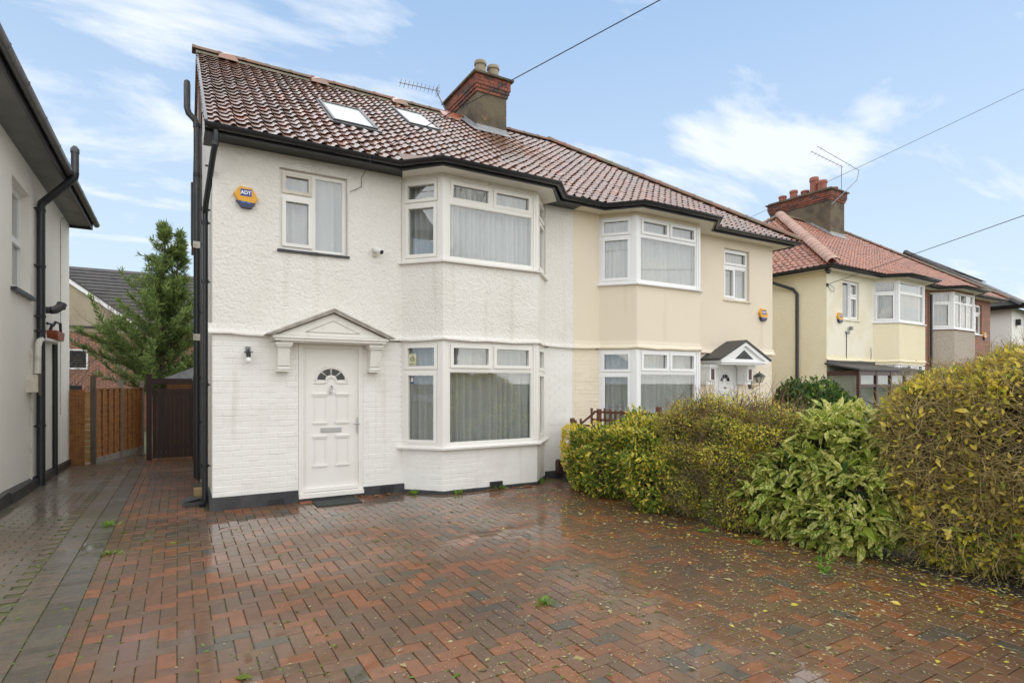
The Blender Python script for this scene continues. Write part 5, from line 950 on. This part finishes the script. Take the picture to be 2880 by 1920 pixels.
# conifer behind the gate
ct = thing('conifer_tree', (-.45, 12, -.3), 'shaggy two-leader conifer standing behind the fence and gate', 'tree'); LP, LD, LN, A, B, r0, r1, tipf = [], [], [], [], [], [], [], []
for (bx, by, tx, ty, tz, sc_) in ((-.46, 12, -.33, 12, 6.5, 1.0), (-.30, 12.1, .06, 12.15, 6.35, .8)):
    MB().tube([(bx, by, -.4), (bx * .7 + tx * .3, by, 2.2), (tx, ty, tz)], [.10 * sc_, .07 * sc_, .012], 8).build('trunk', 'bark', ct, True)
    for i in range(140):
        h = random.random() ** .9; z = .9 + (tz - 1.0) * h; f_ = (z - .9) / (tz - .9); x, y = bx + (tx - bx) * f_, by + (ty - by) * f_; an = random.uniform(0, 2 * math.pi); ln = (3.7 * (1 - f_) ** 1.25 + .12) * random.uniform(.5, 1.0) * sc_
        if math.cos(an) > .2: ln *= .7
        el_ = random.uniform(.12, .62) + .35 * f_; d = Vector((math.cos(an) * math.cos(el_), math.sin(an) * math.cos(el_), math.sin(el_))); p = Vector((x, y, z)); n = max(3, int(ln / .16))
        for s in range(n):
            q_ = p + d * ln / n; A.append(p); B.append(q_); r0.append(.014 * (1 - s / n) + .003); r1.append(.014 * (1 - (s + 1) / n) + .002); fr_ = (s + 1) / n
            if fr_ > .15:
                for k in range(int(7 + 6 * fr_)):
                    side = Vector((random.gauss(0, 1), random.gauss(0, 1), random.gauss(.1, .6))).normalized(); sd2 = (d * .9 + side * .8).normalized(); o_ = p.lerp(q_, random.random()); sp_ = random.uniform(.05, .24) * (1.15 - .5 * fr_)
                    for w in range(3):
                        bb_ = o_ + sd2 * sp_ * (w * .36); LP.append(bb_); LD.append(sd2 + Vector((random.gauss(0, .35), random.gauss(0, .35), random.gauss(.1, .3)))); LN.append((random.gauss(0, .6), random.gauss(0, .6), 1)); tipf.append(fr_)
            p = q_; d = (d + Vector((random.gauss(0, .06), random.gauss(0, .06), .05 - .03 * (1 - f_)))).normalized()
V, F_ = sticks(np.array(A), np.array(B), np.array(r0), np.array(r1)); npmesh('branches', V, F_, 'bark', None, ct, 'stuff')
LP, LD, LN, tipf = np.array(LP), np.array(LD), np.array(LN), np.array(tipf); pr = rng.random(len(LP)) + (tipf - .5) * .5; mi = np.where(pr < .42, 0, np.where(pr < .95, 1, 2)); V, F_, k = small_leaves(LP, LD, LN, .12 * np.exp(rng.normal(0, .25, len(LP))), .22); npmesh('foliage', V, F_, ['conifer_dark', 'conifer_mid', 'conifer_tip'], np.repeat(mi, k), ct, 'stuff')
# bare trees: one behind the conifer, others across the road
def bare_tree(loc, h, label, seed, spread=.6, mat_='bare_twig', depth=6, r=.1, group=None):
    rs = random.Random(seed); t = thing('bare_tree', loc, label, 'tree', group); A, B, r0, r1 = [], [], [], []; tr_ = []
    def grow(p, d, ln, rad, lv):
        n = 3
        for s in range(n):
            q_ = p + d * ln / n; (tr_ if lv == 0 else A).append((p, q_, rad, rad * .86) if lv == 0 else p)
            if lv: B.append(q_); r0.append(rad); r1.append(rad * .86)
            p = q_; rad *= .86; d = (d + Vector((rs.gauss(0, .10), rs.gauss(0, .10), rs.gauss(.03, .06)))).normalized()
            if lv and lv < depth and rs.random() < .6: grow(p, (d + Vector((rs.gauss(0, spread), rs.gauss(0, spread), rs.gauss(.15, .3)))).normalized(), ln * rs.uniform(.45, .75), rad * .6, lv + 1)
        if lv < depth:
            for _ in range(rs.choice((2, 3)) if lv else 5): grow(p, (d + Vector((rs.gauss(0, spread), rs.gauss(0, spread), rs.gauss(.2, .25)))).normalized(), ln * rs.uniform(.6, .85), rad * .72, lv + 1)
    grow(Vector(loc), Vector((0, 0, 1)), h * .27, r, 0); pts = [tr_[0][0]] + [x[1] for x in tr_]; MB().tube(pts, [tr_[0][2]] + [x[3] for x in tr_], 8).build('trunk', mat_, t, True)
    V, F_ = sticks(np.array(A), np.array(B), np.array(r0), np.array(r1)); npmesh('crown', V, F_, mat_, None, t, 'stuff'); return t
bare_tree((-1.75, 16, -.3), 7.3, 'slender leafless sapling rising behind the conifer', 4, .30, depth=4, r=.09)
bare_tree((-2.35, 11.3, -.3), 4.2, 'low tangle of bare pale branches in front of the back house', 9, .75, depth=5, r=.06)
for i, (x, y, h, sd_) in enumerate(((3, -26, 10, 21), (15, -25.5, 12, 22), (26, -27, 12, 23), (38, -26, 12, 24))): bare_tree((x, y, -.1), h, 'leafless street tree across the road from the driveway', sd_, .5, depth=6, r=.2, group='street trees across the road')
# weeds, moss and litter
for i, (x, y) in enumerate(((3.05, -.22), (3.6, -.56), (4.35, -.55), (5.12, -.42), (5.22, -.30), (-.55, -1.6), (-.70, -.3), (5.05, -3.9), (5.1, -4.5), (5.15, -5.2), (2.35, -4.75), (4.9, -5.35))):
    t = thing('weed', (x, y, 0), ('upright green weed growing at the foot of the white bay wall' if y > -1 and x > 0 else 'moss-green weed in the dark border course of the driveway' if x < 0 else 'flat green weed on the paving at the edge of the hedge' if x > 4.8 else 'lone green weed in the middle of the herringbone paving'), 'weed', 'weeds along the bay wall' if y > -1 and x > 0 else 'weeds in the border course' if x < 0 else 'weeds at the hedge foot' if x > 4.8 else None)
    n = 26 if y > -1 else 18; P = np.column_stack([x + rng.normal(0, .035, n), y + rng.normal(0, .03, n), np.full(n, .0)]); D = np.column_stack([rng.normal(0, .7, n), rng.normal(0, .7, n), np.full(n, .8 if y > -1 else .35)]); V, F_, k = small_leaves(P, D, rng.normal(size=(n, 3)), np.full(n, .085), .25); npmesh('leaf_tuft', V, F_, 'weed', None, t, 'stuff')
def litter(name, n, fx, mats, pr, size, label):
    P = fx(n); m = len(P); an = rng.uniform(0, 6.28, m); D = np.column_stack([np.cos(an), np.sin(an), rng.normal(0, .12, m)]); V, F_, k = small_leaves(P, D, np.column_stack([rng.normal(0, .2, m), rng.normal(0, .2, m), np.ones(m)]), size * np.exp(rng.normal(0, .5, m)), .55); tag(npmesh(name, V, F_, mats, np.repeat(rng.choice(len(mats), size=m, p=pr), k), None, 'stuff'), label)
def hedgeside(n): e = rng.exponential(.70, n) - .40; y = rng.uniform(-9, -.9, n); x = 5.45 + np.clip(-(y + 4) * .08, 0, .3) - e; k = x > .0; return np.column_stack([x, y, np.full(n, .006)])[k]
litter('leaf_litter', 8000, hedgeside, ['fallen', 'leaf_lime', 'fallen_brown', 'leaf_gold'], [.60, .14, .08, .18], .020, 'yellowed leaf fragments scattered over the paving beside the hedge')
def widel(n): return np.column_stack([np.where(rng.random(n) < .5, rng.normal(2.4, 1.2, n), rng.normal(4.3, .7, n)), rng.normal(-5.5, 1.1, n), np.full(n, .005)])
litter('paving_debris', 9000, widel, ['fallen', 'fallen_brown', 'moss'], [.72, .08, .20], .012, 'pale specks of debris strewn over the wet pavers')
def wallside(n):
    c = rng.choice(4, size=n); cx_ = np.array([2.62, 4.25, 4.75, 2.3])[c]; cy_ = np.array([-.12, -.58, -.57, -.06])[c]; return np.column_stack([cx_ + rng.normal(0, .10, n), cy_ - np.abs(rng.normal(0, .035, n)), np.full(n, .012)])
litter('dead_leaves', 90, wallside, ['fallen_brown', 'fallen'], [.8, .2], .045, 'brown dead leaves caught under the air vents of the bay wall')
def mossf(n):
    j = rng.integers(-80, 5, n); i_ = rng.integers(-20, 40, n); a = rng.random(n) < .5; x = -.522 + i_ * U_ + np.where(a, rng.normal(0, .004, n), rng.uniform(0, U_, n)); y = j * U_ + np.where(a, rng.uniform(0, U_, n), rng.normal(0, .004, n)); w = lump(np.column_stack([x, y, x * 0]), .5, 4) + .35 > rng.random(n) * 1.1; w |= (x < -.5) & (rng.random(n) < .5); k = w & (x > -2.05) & (x < 4.9); P = np.column_stack([x, y, np.full(n, -.003)])[k]; return P
litter('joint_moss', 30000, mossf, ['moss', 'weed'], [.8, .2], .018, 'green moss growing along the joints of the paving')
